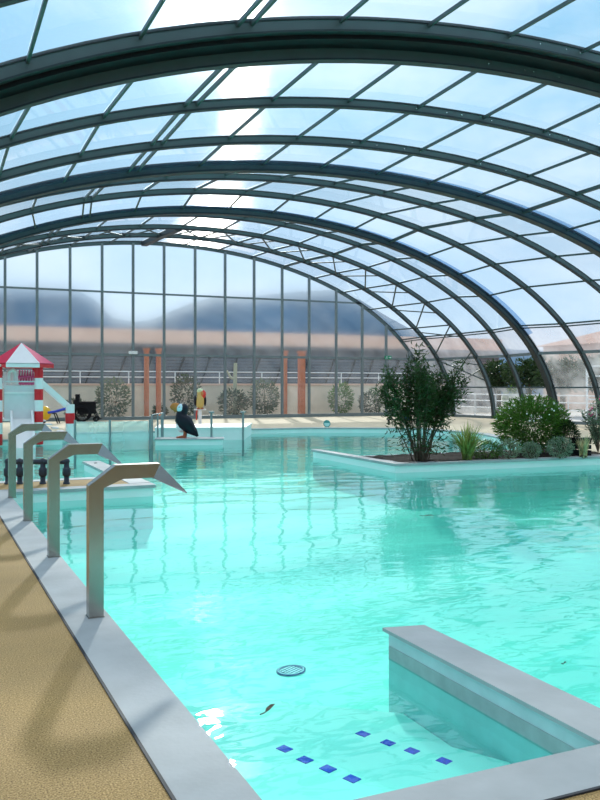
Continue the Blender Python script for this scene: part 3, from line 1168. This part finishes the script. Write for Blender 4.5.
# stair rail sloping to a short banded post
x, y, _ = T(1.36, -.45)
striped(MB(), x, y, .13, -.05, .5, .5, 0).build('end_post', [M_white, M_red], tw)
striped(MB(), x, y, .14, .5, .76, .26, 1).build('end_post_band', [M_white, M_red], tw)
striped(MB(), x, y, .13, .76, 1.02, .3, 0).build('end_post_cap', [M_white, M_red], tw)
MB().bar(T(.5, -.45, 1.72), T(1.33, -.45, .95), .07, .15).build('stair_rail', M_white, tw)
MB().bar(T(.5, .35, 1.72), T(1.33, .35, .95), .07, .15).build('stair_rail', M_white, tw)
for k in range(5):
    MB().prism([T(.5 + .18 * k, -.4)[:2], T(.68 + .18 * k, -.4)[:2], T(.68 + .18 * k, .3)[:2], T(.5 + .18 * k, .3)[:2]], .52 - .11 * k, .55 - .11 * k).build('stair_tread', M_grey_panel, tw)
tag(tw, 'red and white banded play tower with pointed roof and slide', 'play tower')

# toy barrow behind it
bx, by = XY(51.5, 412, 36.3)[0], 36.3
tb = local('toy_barrow', (bx, by, 0), -YAW)
mb = MB()
mb.ball((-.28, 0, .42), .32, 14, 10, sx=.85, sy=.7, sz=.95)
mb.build('tub', M_yellow, tb)
MB().tube([(-.1, -.15, .45), (.2, -.15, .5), (.62, -.15, .62)], .05, 8).build('handle', M_blue, tb)
MB().tube([(-.1, .15, .45), (.2, .15, .5), (.62, .15, .62)], .05, 8).build('handle', M_blue, tb)
for yy in (-.15, .15):
    MB().tube([(.0, yy, .45), (.16, yy, .4), (.3, yy, .0)], .025, 8).build('leg', M_black, tb)
MB().tube([(-.35, -.05, .14), (-.35, .05, .14)], .14, 16).build('wheel', M_black, tb)
tag(tb, 'yellow toy barrow with blue handles behind the play tower', 'toy')

# ================================================================== wheelchair
wx, wy = XY(86, 412, 37.6)[0], 37.6
wc = local('wheelchair', (wx, wy, 0), -YAW + .15)
wc.scale = (1.22, 1.15, 1.15)


def torus(mb, c, R, r, axis='y', seg=24, rs=6):
    vs, fs = [], []
    for i in range(seg):
        A = 2 * math.pi * i / seg
        for k in range(rs):
            B = 2 * math.pi * k / rs
            q = R + r * math.cos(B)
            vs.append((c[0] + q * math.cos(A), c[1] + r * math.sin(B), c[2] + q * math.sin(A)))
    for i in range(seg):
        for k in range(rs):
            fs.append((i * rs + k, i * rs + (k + 1) % rs, ((i + 1) % seg) * rs + (k + 1) % rs, ((i + 1) % seg) * rs + k))
    return mb.add(vs, fs, 0, True)


for yy in (-.3, .3):
    w = torus(MB(), (-.14, yy, .30), .285, .032)
    torus(w, (-.14, yy * 1.12, .30), .25, .01)
    for k in range(8):
        A = math.pi * k / 8
        w.tube([(-.14 - .28 * math.cos(A), yy, .30 - .28 * math.sin(A)), (-.14 + .28 * math.cos(A), yy, .30 + .28 * math.sin(A))], .006, 4)
    w.tube([(-.14, yy - .04, .3), (-.14, yy + .04, .3)], .04, 10)
    w.build('wheel', M_black, wc)
    torus(MB(), (.36, yy * .9, .10), .08, .022, seg=16).build('caster', M_black, wc)
    MB().tube([(.36, yy * .9, .1), (.36, yy * .9, .22), (.30, yy * .9, .40)], .02, 6).build('fork', M_black, wc)
    MB().tube([(-.36, yy * .85, 1.0), (-.26, yy * .85, .96), (-.24, yy * .85, .45), (-.1, yy * .85, .2), (.3, yy * .85, .2), (.32, yy * .85, .44), (-.24, yy * .85, .44)], .016, 6).build('side_frame', M_black, wc)
    MB().box(-.24, .36, yy - .03, yy + .03, .70, .76).build('armrest', M_black, wc)
    MB().box(-.28, .33, yy * .85 - .008, yy * .85 + .008, .30, .72).build('side_guard', M_black, wc)
    MB().tube([(.32, yy * .6, .44), (.46, yy * .6, .12)], .014, 6).build('footrest_hanger', M_black, wc)
    MB().box(.42, .56, yy * .6 - .07, yy * .6 + .07, .10, .125).build('footplate', M_black, wc)
MB().box(-.24, .3, -.25, .25, .44, .50).build('seat', M_black, wc)
MB().box(-.29, -.23, -.25, .25, .48, .95).build('backrest', M_black, wc)
MB().box(-.36, -.22, -.14, .14, .82, 1.04).build('headrest', M_black, wc)
MB().box(-.40, -.29, -.22, .22, .50, .84).build('bag', M_black, wc)
tag(wc, 'black wheelchair parked on the far deck by the end wall', 'wheelchair')

# ================================================================== bird statues
def ring(c, d, ru, rv, n=14):
    d = Vector(d).normalized()
    u = Vector((0, 1, 0))
    u = (u - d * u.dot(d)).normalized()
    v = d.cross(u)
    return [Vector(c) + u * (ru * math.cos(2 * math.pi * k / n)) + v * (rv * math.sin(2 * math.pi * k / n)) for k in range(n)]


def body_loft(path, n=14):
    rings = []
    for i, (c, ru, rv) in enumerate(path):
        a, b = Vector(path[max(i - 1, 0)][0]), Vector(path[min(i + 1, len(path) - 1)][0])
        rings.append(ring(c, b - a, ru, rv, n))
    return MB().loft(rings)


M_pblack = mat('blue_black_statue_paint', (.006, .008, .016), .45, spec=.3)
M_pface = mat('pale_blue_face_paint', (.62, .82, .88), .4)
M_pbeak = mat('ochre_beak_paint', (.55, .20, .03), .4)
M_pfoot = mat('brick_foot_paint', (.42, .09, .03), .5)
gx, gy = G(184, 438.2)
pf = local('seabird_statue', (gx - .03, gy, .012), -YAW, .92)
body_loft([((.44, 0, .07), .03, .03), ((.36, 0, .15), .13, .09), ((.22, 0, .30), .22, .20), ((.07, 0, .48), .25, .27), ((-.04, 0, .64), .23, .24), ((-.05, 0, .76), .17, .18),
           ((-.02, 0, .86), .16, .17), ((.02, 0, .97), .165, .175), ((.05, 0, 1.06), .12, .12), ((.07, 0, 1.11), .03, .03)]).build('body', M_pblack, pf)
MB().ball((-.06, 0, .95), .165, 16, 10, sx=.9, sy=1.06, sz=1.0).build('face', M_pface, pf)
body_loft([((-.15, 0, .97), .08, .15), ((-.25, 0, 1.0), .065, .16), ((-.34, 0, 1.01), .045, .12), ((-.41, 0, .97), .015, .05)]).build('beak', M_pbeak, pf)
for s in (-1, 1):
    MB().ball((-.10, s * .15, 1.0), .022, 8, 6, sy=.5).build('eye', M_black, pf)
    body_loft([((-.08, s * .19, .72), .03, .06), ((.06, s * .245, .56), .035, .17), ((.22, s * .23, .38), .03, .14), ((.38, s * .16, .16), .02, .09), ((.48, s * .12, .05), .008, .02)]).build('wing', M_pblack, pf)
    MB().add([(.10, s * .10 - .05, .0), (.10, s * .10 + .05, .0), (-.16, s * .11 + .10, .0), (-.22, s * .11, .0), (-.16, s * .11 - .10, .0),
              (.10, s * .10 - .04, .10), (.10, s * .10 + .04, .10), (-.15, s * .11 + .09, .05), (-.20, s * .11, .05), (-.15, s * .11 - .09, .05)],
             [(4, 3, 2, 1, 0), (5, 6, 7, 8, 9)] + [(i, (i + 1) % 5, (i + 1) % 5 + 5, i + 5) for i in range(5)]).build('foot', M_pfoot, pf)
    MB().tube([(.06, s * .09, .05), (.08, s * .09, .26)], .05, 8).build('leg', M_pfoot, pf)
MB().ball((-.05, 0, .42), .20, 12, 9, sx=.9, sy=.8, sz=1.25).build('belly', M_white, pf)
tag(pf, 'black seabird statue with ochre beak on the pool ledge', 'statue')

M_pred = mat('parrot_red', (.75, .05, .03), .4)
M_pyel = mat('parrot_yellow', (.72, .48, .14), .4)
M_pgreen = mat('parrot_lime_white', (.75, .85, .5), .4)
pxx = XY(200, 400, 33.0)[0]
pr_ = local('parrot_statue', (pxx, 33.0, 0), -YAW + .25)
MB().tube([(0, 0, 0), (0, 0, .58)], .07, 12).build('post', M_white, pr_)
MB().bar((-.25, 0, .60), (.25, 0, .60), .08, .06).build('perch', M_white, pr_)
body_loft([((.0, .05, .62), .08, .07), ((.0, .02, .74), .17, .15), ((.0, 0, .92), .19, .17), ((.02, 0, 1.08), .16, .15), ((.03, 0, 1.20), .15, .15), ((.03, 0, 1.34), .14, .14), ((.03, 0, 1.42), .08, .08), ((.03, 0, 1.45), .02, .02)]).build('body', M_pyel, pr_)
MB().ball((.10, -.02, 1.22), .15, 12, 9, sz=1.25).build('hood', M_pred, pr_)
MB().ball((.0, -.02, 1.36), .13, 12, 9, sz=.8).build('crown', M_pgreen, pr_)
body_loft([((.06, -.13, 1.30), .05, .05), ((.06, -.24, 1.27), .04, .05), ((.06, -.28, 1.18), .012, .015)]).build('beak', M_pbeak, pr_)
for s in (-1, 1):
    MB().ball((s * .2 + .01, .04, .96), .12, 12, 9, sx=.45, sy=1, sz=1.9).build('wing', M_pblack, pr_)
    MB().ball((s * .08, -.08, .65), .06, 10, 8, sx=1, sy=1.2, sz=.6).build('foot', M_pfoot, pr_)
body_loft([((-.10, .1, .66), .05, .03), ((-.13, .12, .40), .06, .03), ((-.13, .12, .16), .03, .02)]).build('tail', M_pred, pr_)
tag(pr_, 'red and yellow parrot statue perched on a white post', 'statue')

# ================================================================== balustrades
M_post = mat('grey_steel_post', (.28, .32, .33), .4, metal=.6)


def fence_post(x, y, h, z0=0.0, r=.03, parent=None, name='post'):
    mb = MB().tube([(x, y, z0), (x, y, z0 + h)], r, 10)
    return mb.build(name, M_post, parent)


Z0 = PF
bl = empty('glass_balustrade', (4.7, 22.2, WATER))
fp = [G(75, 450, WATER), G(110, 450, WATER), G(150, 449, WATER)]
for x, y in fp:
    fence_post(x, y, .82 - Z0 + WATER, Z0, .035, bl)
for (xa, ya), (xb, yb) in ((fp[0], fp[1]), (fp[1], fp[2])):
    quad_box(MB(), (xa + (xb - xa) * .04, ya + (yb - ya) * .04), (xa + (xb - xa) * .96, ya + (yb - ya) * .96), WATER - .05, WATER + .78, .016).build('glass_panel', M_glass_rail, bl)
tag(bl, 'low balustrade of milky glass panels between grey posts in the water', 'balustrade')

b2 = empty('railing', (7.3, 25.6, 0))
rp = [(6.30, 24.62), (6.62, 25.2), (6.90, 25.8), (7.08, 26.3)]
for x, y in rp:
    fence_post(x, y, .72 - Z0, Z0, .026, b2)
MB().tube([(*rp[0], .71), (*rp[-1], .71)], .02, 8).build('handrail', M_post, b2)
tag(b2, 'grey handrail on four slim posts beside the seabird statue', 'railing')
for (x, y), lab in zip([(8.55, 25.85), (9.5, 25.5)], ['capped grey post in the pool just beyond the seabird statue', 'capped grey post at the corner of the raised white basin']):
    p_ = empty('pool_post', (x, y, Z0))
    fence_post(x, y, .72 - Z0, Z0, .035, p_, 'shaft')
    MB().tube([(x, y, .70), (x, y, .76)], .09, 12).build('cap', M_post, p_)
    tag(p_, lab, 'post', 'capped posts before the raised basin')

# ================================================================== plants
def leafy(mb, c, R, n, L, W, down=.0, flat=1.0, mi=0, shell=.55):
    for _ in range(n):
        d = Vector((random.gauss(0, 1), random.gauss(0, 1), random.gauss(0, 1))).normalized()
        q = shell + (1 - shell) * random.random() ** .5
        p = Vector((c[0] + d.x * R[0] * q, c[1] + d.y * R[1] * q, c[2] + d.z * R[2] * q))
        dd = Vector((d.x * flat + random.uniform(-.6, .6), d.y * flat + random.uniform(-.6, .6), d.z * .6 + random.uniform(-.5, .6) - down))
        mb.leaf(p, dd, L * random.uniform(.6, 1.2), W * random.uniform(.7, 1.2), .4, mi)
    return mb


# big oleander-like clump
gx, gy = G(420, 460.5)
bb = empty('tall_shrub', (gx, gy, 0))
fol = MB()
for k in range(34):
    A = random.uniform(0, 2 * math.pi)
    spread = random.random() ** .6
    r0, r1_ = .22 * random.random(), 1.12 * spread
    Hh = random.uniform(1.55, 2.46) * (1 - .16 * spread)
    p0 = Vector((gx + r0 * math.cos(A), gy + r0 * math.sin(A) * .7, 0))
    p3 = Vector((gx + r1_ * math.cos(A), gy + r1_ * math.sin(A) * .72, Hh))
    pm_ = p0.lerp(p3, .5) + Vector((random.uniform(-.08, .08), random.uniform(-.08, .08), .12))
    pts = [p0, p0.lerp(pm_, .5) + Vector((0, 0, .03)), pm_, pm_.lerp(p3, .5) + Vector((0, 0, .03)), p3]
    MB().tube(pts, [.013, .012, .010, .008, .004], 5).build('stem', M_stem, bb)
    n = 185
    for q in range(n):
        t = .38 + .62 * (q / n) ** .8
        i = min(3, int(t * 4))
        p = pts[i].lerp(pts[i + 1], t * 4 - i)
        p = p + Vector((random.gauss(0, .075), random.gauss(0, .075), random.gauss(0, .05)))
        d = Vector((random.uniform(-1, 1), random.uniform(-1, 1), random.uniform(-.7, .9)))
        fol.leaf(p, d, random.uniform(.09, .17), random.uniform(.016, .027), .5)
for _ in range(260):        # low side shoots
    A = random.uniform(0, 6.28)
    rr = random.uniform(.3, .85)
    fol.leaf((gx + rr * math.cos(A), gy + rr * .6 * math.sin(A), random.uniform(.15, .75)), (random.uniform(-1, 1), random.uniform(-1, 1), random.uniform(-.8, .5)), .14, .022, .5)
fol.build('foliage', L_bush, bb)
tag(bb, 'tall many-stemmed leafy shrub at the pool end of the planting bed', 'shrub')


def strap_clump(x, y, H, n, m, label, spread=.7, W=.028, name='strap_leaf_plant', cat='plant'):
    r = empty(name, (x, y, 0))
    mb = MB()
    for _ in range(n):
        A = random.uniform(0, 6.28)
        L = H * random.uniform(.75, 1.15)
        lean = random.uniform(.1, spread)
        p = Vector((x + random.uniform(-.07, .07), y + random.uniform(-.07, .07), 0))
        d = Vector((math.cos(A), math.sin(A), 0))
        s = Vector((-d.y, d.x, 0))
        vs = []
        N = 5
        for k in range(N + 1):
            t = k / N
            q = p + d * (lean * L * t ** 1.5) + Vector((0, 0, L * (t - .35 * lean * t * t)))
            w = W * (1 - t) ** .6 * .5 + .001
            vs += [q - s * w, q + s * w]
        mb.add(vs, [(2 * k, 2 * k + 1, 2 * k + 3, 2 * k + 2) for k in range(N)])
    mb.build('leaves', m, r)
    MB().ball((x, y, .02), .08, 10, 6, sz=.5).build('crown_base', M_stem, r)
    tag(r, label, cat)
    return r


x, y = G(467, 460.5)
strap_clump(x, y, .80, 190, L_strap, 'spiky strap-leaved plant beside the tall shrub', 1.05, .032)
x, y = G(593, 458.5)
strap_clump(x, y + .3, .5, 70, M_straw, 'pale straw-coloured grass tuft near the dark crate', .6, .02, 'grass_tuft', 'grass')


def mound(x, y, R, H, n, m, L, W, label, name='low_shrub', flowers=0, fm=None, cat='shrub', stems=7, z0=0.0, shell=.45, grp=None):
    r = empty(name, (x, y, z0))
    mb = leafy(MB(), (x, y, z0 + H * .52), (R, R * .8, H * .5), n, L, W, -.1, 1, 0, shell)
    mb.build('foliage', m, r)
    sb_ = MB()
    for k in range(stems):
        A = 6.28 * k / stems + random.uniform(-.3, .3)
        sb_.tube([(x, y, z0), (x + R * .35 * math.cos(A), y + R * .3 * math.sin(A), z0 + H * .35), (x + R * .6 * math.cos(A), y + R * .5 * math.sin(A), z0 + H * .75)], [.012, .009, .004], 5)
    sb_.build('stems', M_stem, r)
    if flowers:
        fb = MB()
        for _ in range(flowers):
            d = Vector((random.gauss(0, 1), random.gauss(0, 1) - .5, abs(random.gauss(0, 1)) + .2)).normalized()
            fb.ball((x + d.x * R * .98, y + d.y * R * .8, z0 + H * .52 + d.z * H * .5), random.uniform(.012, .026), 6, 4)
        fb.build('flowers', fm, r)
    tag(r, label, cat, grp)
    return r


x, y = G(532, 453)
mound(x, y, .92, 1.30, 5200, L_bright, .14, .028, 'big bright green bush dotted with white flowers', 'flowering_shrub', 40, M_petal, stems=12, shell=.2)
x, y = G(486, 459)
mound(x, y, .36, .38, 1100, L_bright, .09, .016, 'low bright green mound between the spiky plant and the flowering bush', stems=6)
x, y = G(509, 459.5)
mound(x, y, .25, .42, 760, L_grey, .06, .02, 'small grey-green shrub at the pool edge under the flowering bush, nearer the spiky plant')
x, y = G(531, 459)
mound(x, y, .22, .36, 620, L_grey, .06, .02, 'small grey-green shrub at the pool edge, middle of the three')
x, y = G(560, 458.5)
mound(x, y, .30, .46, 900, L_grey, .06, .02, 'rounded grey-green shrub at the pool edge beside the dark upright foliage')
x, y = G(575, 455)
mound(x, y + .3, .30, .75, 1700, L_dark, .10, .02, 'dark upright foliage between the flowering bush and the black crate', 'dark_shrub')
# dark crate
x, y = G(588, 456)
ck = local('crate', (x, y + .2, 0), -.2)
MB().box(-.16, .16, -.14, .14, .0, .03).build('base', M_black, ck)
for (u0, u1, v0, v1) in ((-.16, .16, -.14, -.12), (-.16, .16, .12, .14), (-.16, -.14, -.12, .12), (.14, .16, -.12, .12)):
    for z in (.03, .15, .27):
        MB().box(u0, u1, v0, v1, z, z + .09).build('slat', M_black, ck)
MB().box(-.17, .17, -.15, .15, .36, .40).build('lid', M_black, ck)
tag(ck, 'small black slatted crate standing among the bed plants', 'crate')
# oleander at the bed's outer end
ox, oy = G(598, 452)
ol = empty('oleander', (ox, oy, 0))
fb, fl = MB(), MB()
for k in range(12):
    A = random.uniform(0, 6.28)
    r1_ = random.uniform(.1, .5)
    Hh = random.uniform(.8, 1.35)
    pts = [Vector((ox, oy, 0)), Vector((ox + r1_ * .4 * math.cos(A), oy + r1_ * .4 * math.sin(A), Hh * .5)), Vector((ox + r1_ * math.cos(A), oy + r1_ * math.sin(A), Hh))]
    MB().tube(pts, [.012, .009, .004], 5).build('stem', M_stem, ol)
    for q in range(60):
        t = random.uniform(.25, 1)
        p = pts[0].lerp(pts[1], t * 2) if t < .5 else pts[1].lerp(pts[2], t * 2 - 1)
        fb.leaf(p + Vector((random.gauss(0, .03), random.gauss(0, .03), 0)), (random.uniform(-1, 1), random.uniform(-1, 1), random.uniform(-.4, .8)), .14, .026, .4)
    if k % 2 == 0:
        for q in range(4):
            fl.ball(pts[2] + Vector((random.gauss(0, .04), random.gauss(0, .04), random.gauss(0, .03))), .022, 6, 4)
fb.build('foliage', L_grey, ol)
fl.build('flowers', M_pinkpetal, ol)
tag(ol, 'oleander with grey-green leaves and pink flowers past the black crate', 'shrub')

# ================================================================== small things in and by the pool
x, y = G(291, 671, PF)
dr = local('drain_cover', (x, y, PF), .5)
torus_v = MB()
n = 24
for (ra, rb_, z0_, z1_) in ((.085, .11, 0, .012),):
    ring_o = [[(rr * math.cos(2 * math.pi * k / n) * 1.2, rr * math.sin(2 * math.pi * k / n), zz) for k in range(n)] for rr, zz in ((rb_, z0_), (rb_, z1_), (ra, z1_), (ra, z0_))]
    torus_v.loft(ring_o)
torus_v.build('rim', mat('drain_blue', (.02, .12, .30), .4), dr)
for k in range(5):
    yy = -.06 + .03 * k
    MB().box(-.085, .085, yy - .008, yy + .008, .001, .01).build('grate_bar', MATS['drain_blue'], dr)
tag(dr, 'small blue grated drain cover on the pool bottom', 'drain')


def dead_leaf(px, py, z, L, ang, label):
    x, y = G(px, py, z)
    r = local('fallen_leaf', (x, y, z), ang)
    mb = MB()
    vs = [(-L / 2, 0, .002), (-L * .2, L * .09, .012), (L * .2, L * .07, .014), (L / 2, 0, .004), (L * .2, -L * .07, .010), (-L * .2, -L * .09, .008)]
    mb.add(vs + [(a, b, c + .002) for a, b, c in vs], [(5, 4, 3, 2, 1, 0), (6, 7, 8, 9, 10, 11)] + [(i, (i + 1) % 6, (i + 1) % 6 + 6, i + 6) for i in range(6)])
    mb.build('blade', M_stem, r)
    MB().tube([(-L / 2, 0, .004), (-L * .8, .01, .006)], .003, 5).build('stalk', M_stem, r)
    tag(r, label, 'leaf')


dead_leaf(270, 709, WATER + .001, .13, .75, 'dark slender fallen leaf floating on the water near the steps')
dead_leaf(429, 516, WATER + .001, .17, -.3, 'dark fallen leaf floating on the water before the planting bed')
dead_leaf(565, 664, WATER + .001, .03, .2, 'tiny dark leaf floating beyond the low dividing wall')

x, y = XY(327, 425, 28.75)[0], 28.75
kb = local('swim_float', (x, y, .01), -YAW, .8)
n = 18
out = [(.17 * math.cos(2 * math.pi * k / n), .15 + .17 * math.sin(2 * math.pi * k / n)) for k in range(n)]
MB().loft([[(a, zz * .5 - .02, zz) for a, zz in out], [(a, zz * .5 + .03, zz) for a, zz in out]], smooth=False).build('board', mat('teal_foam', (.03, .30, .27), .5), kb)
MB().loft([[(a * .8, zz * .5 - .024, .15 + (zz - .15) * .8) for a, zz in out], [(a * .8, zz * .5 - .02, .15 + (zz - .15) * .8) for a, zz in out]], smooth=False).build('inlay', mat('pale_teal_foam', (.35, .72, .66), .5), kb)
tag(kb, 'round teal swim float leaning on the far coping', 'swim float')

x, y = XY(402, 424, 30.2)[0], 30.2
lo = local('sun_lounger', (x, y, 0), -YAW)
MB().box(-.62, .62, -.3, .3, .14, .18).build('bed', M_black, lo)
MB().box(-.05, .4, -.27, .27, .18, .27).build('cushion', M_blue, lo)
for u in (-.55, .55):
    for v in (-.25, .25):
        MB().tube([(u, v, 0), (u, v, .145)], .025, 8).build('leg', M_black, lo)
tag(lo, 'dark sun lounger with blue cushion on the far deck behind the tall shrub', 'lounger')

# ================================================================== OUTSIDE the end wall
rw = struct(empty('retaining_wall', (14, 42, 0)), 'beige rendered retaining wall outside the end wall')
MB().box(-30, 28.5, 42, 42.4, -.1, 1.58).build('wall_face', M_beige, rw)
MB().box(-30, 28.5, 41.95, 42.45, 1.58, 1.68).build('wall_cap', M_salmon, rw)
struct(MB().box(-60, 28.4, 42.4, 60, -.1, 1.45).build('floor', M_paving), 'raised paved terrace behind the beige wall')
rl = empty('terrace_railing', (14, 42.2, 1.68))
for z in (2.0, 2.28):
    MB().tube([(-12, 42.2, z), (28, 42.2, z)], .024, 6).build('rail', M_rail, rl)
for k in range(17):
    x = -12 + 2.4 * k
    MB().tube([(x, 42.2, 1.68), (x, 42.2, 2.3)], .03, 6).build('post', M_rail, rl)
tag(rl, 'white metal railing along the top of the beige wall', 'railing')

bd = empty('terrace_building', (12, 54, 1.4))
MB().box(-30, 40, 52, 58, -.05, 4.0).build('wall', M_slate, bd)
lv_ = MB()
for k in range(11):
    lv_.box(-30, 40, 51.93, 52.0, 1.6 + .2 * k, 1.72 + .2 * k)
lv_.build('louvre', mat('blue_grey_louvre', (.15, .17, .20), .35, metal=.3), bd)
MB().box(-30, 40, 51.6, 58, 4.15, 5.05).build('parapet', M_salmon, bd)
MB().box(-30, 40, 51.5, 58, 3.95, 4.16).build('gutter', M_slate, bd)
for k in range(24):
    x = -10 + 1.75 * k + random.uniform(-.25, .25)
    MB().bar((x, 51.8, 1.45), (x + 1.0, 51.8, 4.0), .07, .08).build('strut', M_alu_dark, bd)
tag(bd, 'long low building with dark louvred wall and salmon parapet', 'building')

# orange pillars outside
for (px_, lab, wd) in ((146.5, 'orange pillar outside the end wall, one side of the nearer pair to the parrot statue', .20), (158.5, 'orange pillar outside, standing closest to the parrot statue', .20),
                       (285, 'slim orange pillar outside, beside the broad one', .18), (301.5, 'broad orange pillar outside, farthest from the play tower', .30)):
    x = XY(px_, 400, 39.6)[0]
    p_ = empty('orange_pillar', (x, 39.6, 0))
    MB().box(x - wd / 2, x + wd / 2, 39.6 - wd / 2, 39.6 + wd / 2, -.02, 3.25).build('shaft', M_orange, p_)
    MB().box(x - wd / 2 - .05, x + wd / 2 + .05, 39.55 - wd / 2, 39.65 + wd / 2, -.02, .12).build('foot', M_beige, p_)
    MB().box(x - wd / 2 - .04, x + wd / 2 + .04, 39.56 - wd / 2, 39.64 + wd / 2, 3.25, 3.35).build('capital', M_orange, p_)
    tag(p_, lab, 'pillar', 'orange pillars outside the end wall')

# shrubs outside against the beige wall
for (px_, R, H, lab, kd) in ((76, .5, .9, 'leafy shrub outside, half hidden by the wheelchair', 0), (113, .8, 1.9, 'rounded shrub outside the end wall between the wheelchair and the orange pillars', 1),
                             (186, .7, 2.1, 'pointed dark shrub outside, behind the seabird and parrot statues', 0), (233, .75, 1.35, 'broad green shrub outside, next past the parrot statue', 0),
                             (264, .75, 1.9, 'silvery shrub outside, beside the slim orange pillar', 1), (341, .65, 1.7, 'yellow-green shrub outside, past the broad orange pillar', 2),
                             (160, .3, .6, 'small shrub outside at the foot of an orange pillar', 0), (370, .6, 1.2, 'shrub outside near the corner, partly behind the tall shrub', 0)):
    x = XY(px_, 400, 40.6)[0]
    mound(x, 40.6, R, H, int(500 * R * H) + 200, (L_dark, L_mid, L_bright)[kd], .22, .07, lab, 'garden_shrub', 0, None, 'shrub', 6, -.02, .4, 'shrubs outside the end wall')
# pale bare trunk
x = XY(235, 375, 41.65)[0]
tr_ = empty('bare_trunk', (x, 41.65, 0))
MB().tube([(x, 41.65, -.02), (x, 41.65, 1.6), (x + .03, 41.65, 2.75)], [.12, .11, .10], 8).build('trunk', M_bark, tr_)
MB().tube([(x, 41.65, 1.9), (x - .25, 41.65, 2.0), (x - .45, 41.65, 2.35)], [.08, .07, .05], 8).build('branch', M_bark, tr_)
tag(tr_, 'pale bare lopped trunk outside behind the parrot statue', 'tree trunk')

# hills
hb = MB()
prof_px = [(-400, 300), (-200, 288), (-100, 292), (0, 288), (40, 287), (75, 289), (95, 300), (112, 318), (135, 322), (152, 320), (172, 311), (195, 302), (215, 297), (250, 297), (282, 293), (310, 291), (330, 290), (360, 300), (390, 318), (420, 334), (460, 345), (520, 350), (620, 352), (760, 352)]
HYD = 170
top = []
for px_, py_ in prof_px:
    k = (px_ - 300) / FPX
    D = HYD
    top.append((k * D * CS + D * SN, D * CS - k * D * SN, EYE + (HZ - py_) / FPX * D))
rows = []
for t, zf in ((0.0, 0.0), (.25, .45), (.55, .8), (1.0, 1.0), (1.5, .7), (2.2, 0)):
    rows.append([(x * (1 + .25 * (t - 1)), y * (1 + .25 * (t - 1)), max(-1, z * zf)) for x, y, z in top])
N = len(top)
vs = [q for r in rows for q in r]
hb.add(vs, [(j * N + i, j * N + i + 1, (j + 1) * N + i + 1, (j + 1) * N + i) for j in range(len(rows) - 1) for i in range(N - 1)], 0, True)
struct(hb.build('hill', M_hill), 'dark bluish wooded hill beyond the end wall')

# ================================================================== OUTSIDE the side wall
hs = empty('neighbour_house', (44, 42, 0))
MB().box(40, 48, 26, 47, -.02, 4.3).build('wall', M_salmon, hs)
rfv = [(39.6, 25.6, 4.3), (48.4, 25.6, 4.3), (48.4, 47.4, 4.3), (39.6, 47.4, 4.3), (44, 28, 5.5), (44, 45, 5.5)]
MB().add(rfv, [(3, 2, 1, 0), (0, 1, 4), (1, 2, 5, 4), (2, 3, 5), (3, 0, 4, 5)]).build('roof', mat('clay_roof', (.45, .22, .14), .8, vary=.2, scale=4), hs)
for k in range(5):
    y = 28 + 4 * k
    MB().box(39.93, 40.0, y, y + 1.2, 1.6, 3.2).build('window', M_slate, hs)
tag(hs, 'salmon house beyond the glazed side wall', 'house')


def tree(x, y, H, R, label, m=L_dark, n=1500):
    r = empty('tree', (x, y, 0))
    MB().tube([(x, y, -.02), (x + .05, y, H * .35), (x, y + .05, H * .7)], [.16, .13, .06], 8).build('trunk', M_stem, r)
    mb = MB()
    for k in range(5):
        A = 6.28 * k / 5
        leafy(mb, (x + R * .45 * math.cos(A), y + R * .45 * math.sin(A), H * .62 + random.uniform(-.2, .25) * R), (R * .65, R * .65, R * .6), n // 5, .32, .13, 0, 1, 0, .3)
    mb.build('crown', m, r)
    tag(r, label, 'tree', 'trees outside the side wall')


for (x, y, H, R, lab) in ((31.2, 40.6, 3.4, 1.25, 'dark tree outside the side wall, seen through the open flap nearer the end wall'), (31.0, 37.6, 3.5, 1.25, 'dark tree outside, seen across the middle of the open flaps'),
                          (30.7, 34.6, 3.5, 1.25, 'dark tree outside, seen through the open flap closest to the oleander'), (30.3, 31.6, 3.4, 1.2, 'dark tree outside, behind the doubled blue-banded arch foot')):
    tree(x, y, H, R, lab)
for (x, y, R, H, lab) in ((27.5, 34.6, .5, 1.5, 'leafy green shrub outside the side wall, at the railing'), (29.2, 27.6, .9, 2.2, 'light green shrub outside, seen through the side wall above the oleander')):
    mound(x, y, R, H, 700, L_bright, .2, .06, lab, 'garden_shrub', 10, M_yellow, 'shrub', 6, -.02, .4)
sr = empty('side_railing', (26.4, 34, 0))
for z in (.45, .8, 1.12):
    MB().tube([(26.5, 26, z), (26.5, 38.2, z)], .028, 6).build('rail', M_rail, sr)
for k in range(8):
    y = 26 + 1.74 * k
    MB().tube([(26.5, y, -.02), (26.5, y, 1.14)], .03, 6).build('post', M_rail, sr)
tag(sr, 'white tubular railing outside the glazed side wall', 'railing')
sr2 = empty('white_gate', (27.6, 26, 0))
for z in (.5, .95, 1.5, 2.0, 2.45):
    MB().bar((27.6, 22, z), (27.6, 29.5, z), .05, .07).build('rail', M_rail, sr2)
for k in range(4):
    y = 22 + 2.5 * k
    MB().bar((27.6, y, -.02), (27.6, y, 2.5), .07, .07).build('post', M_rail, sr2)
tag(sr2, 'tall white barred fence outside, seen behind the oleander', 'fence')

for o in bpy.data.objects:
    if '_local' in o:
        del o['_local']
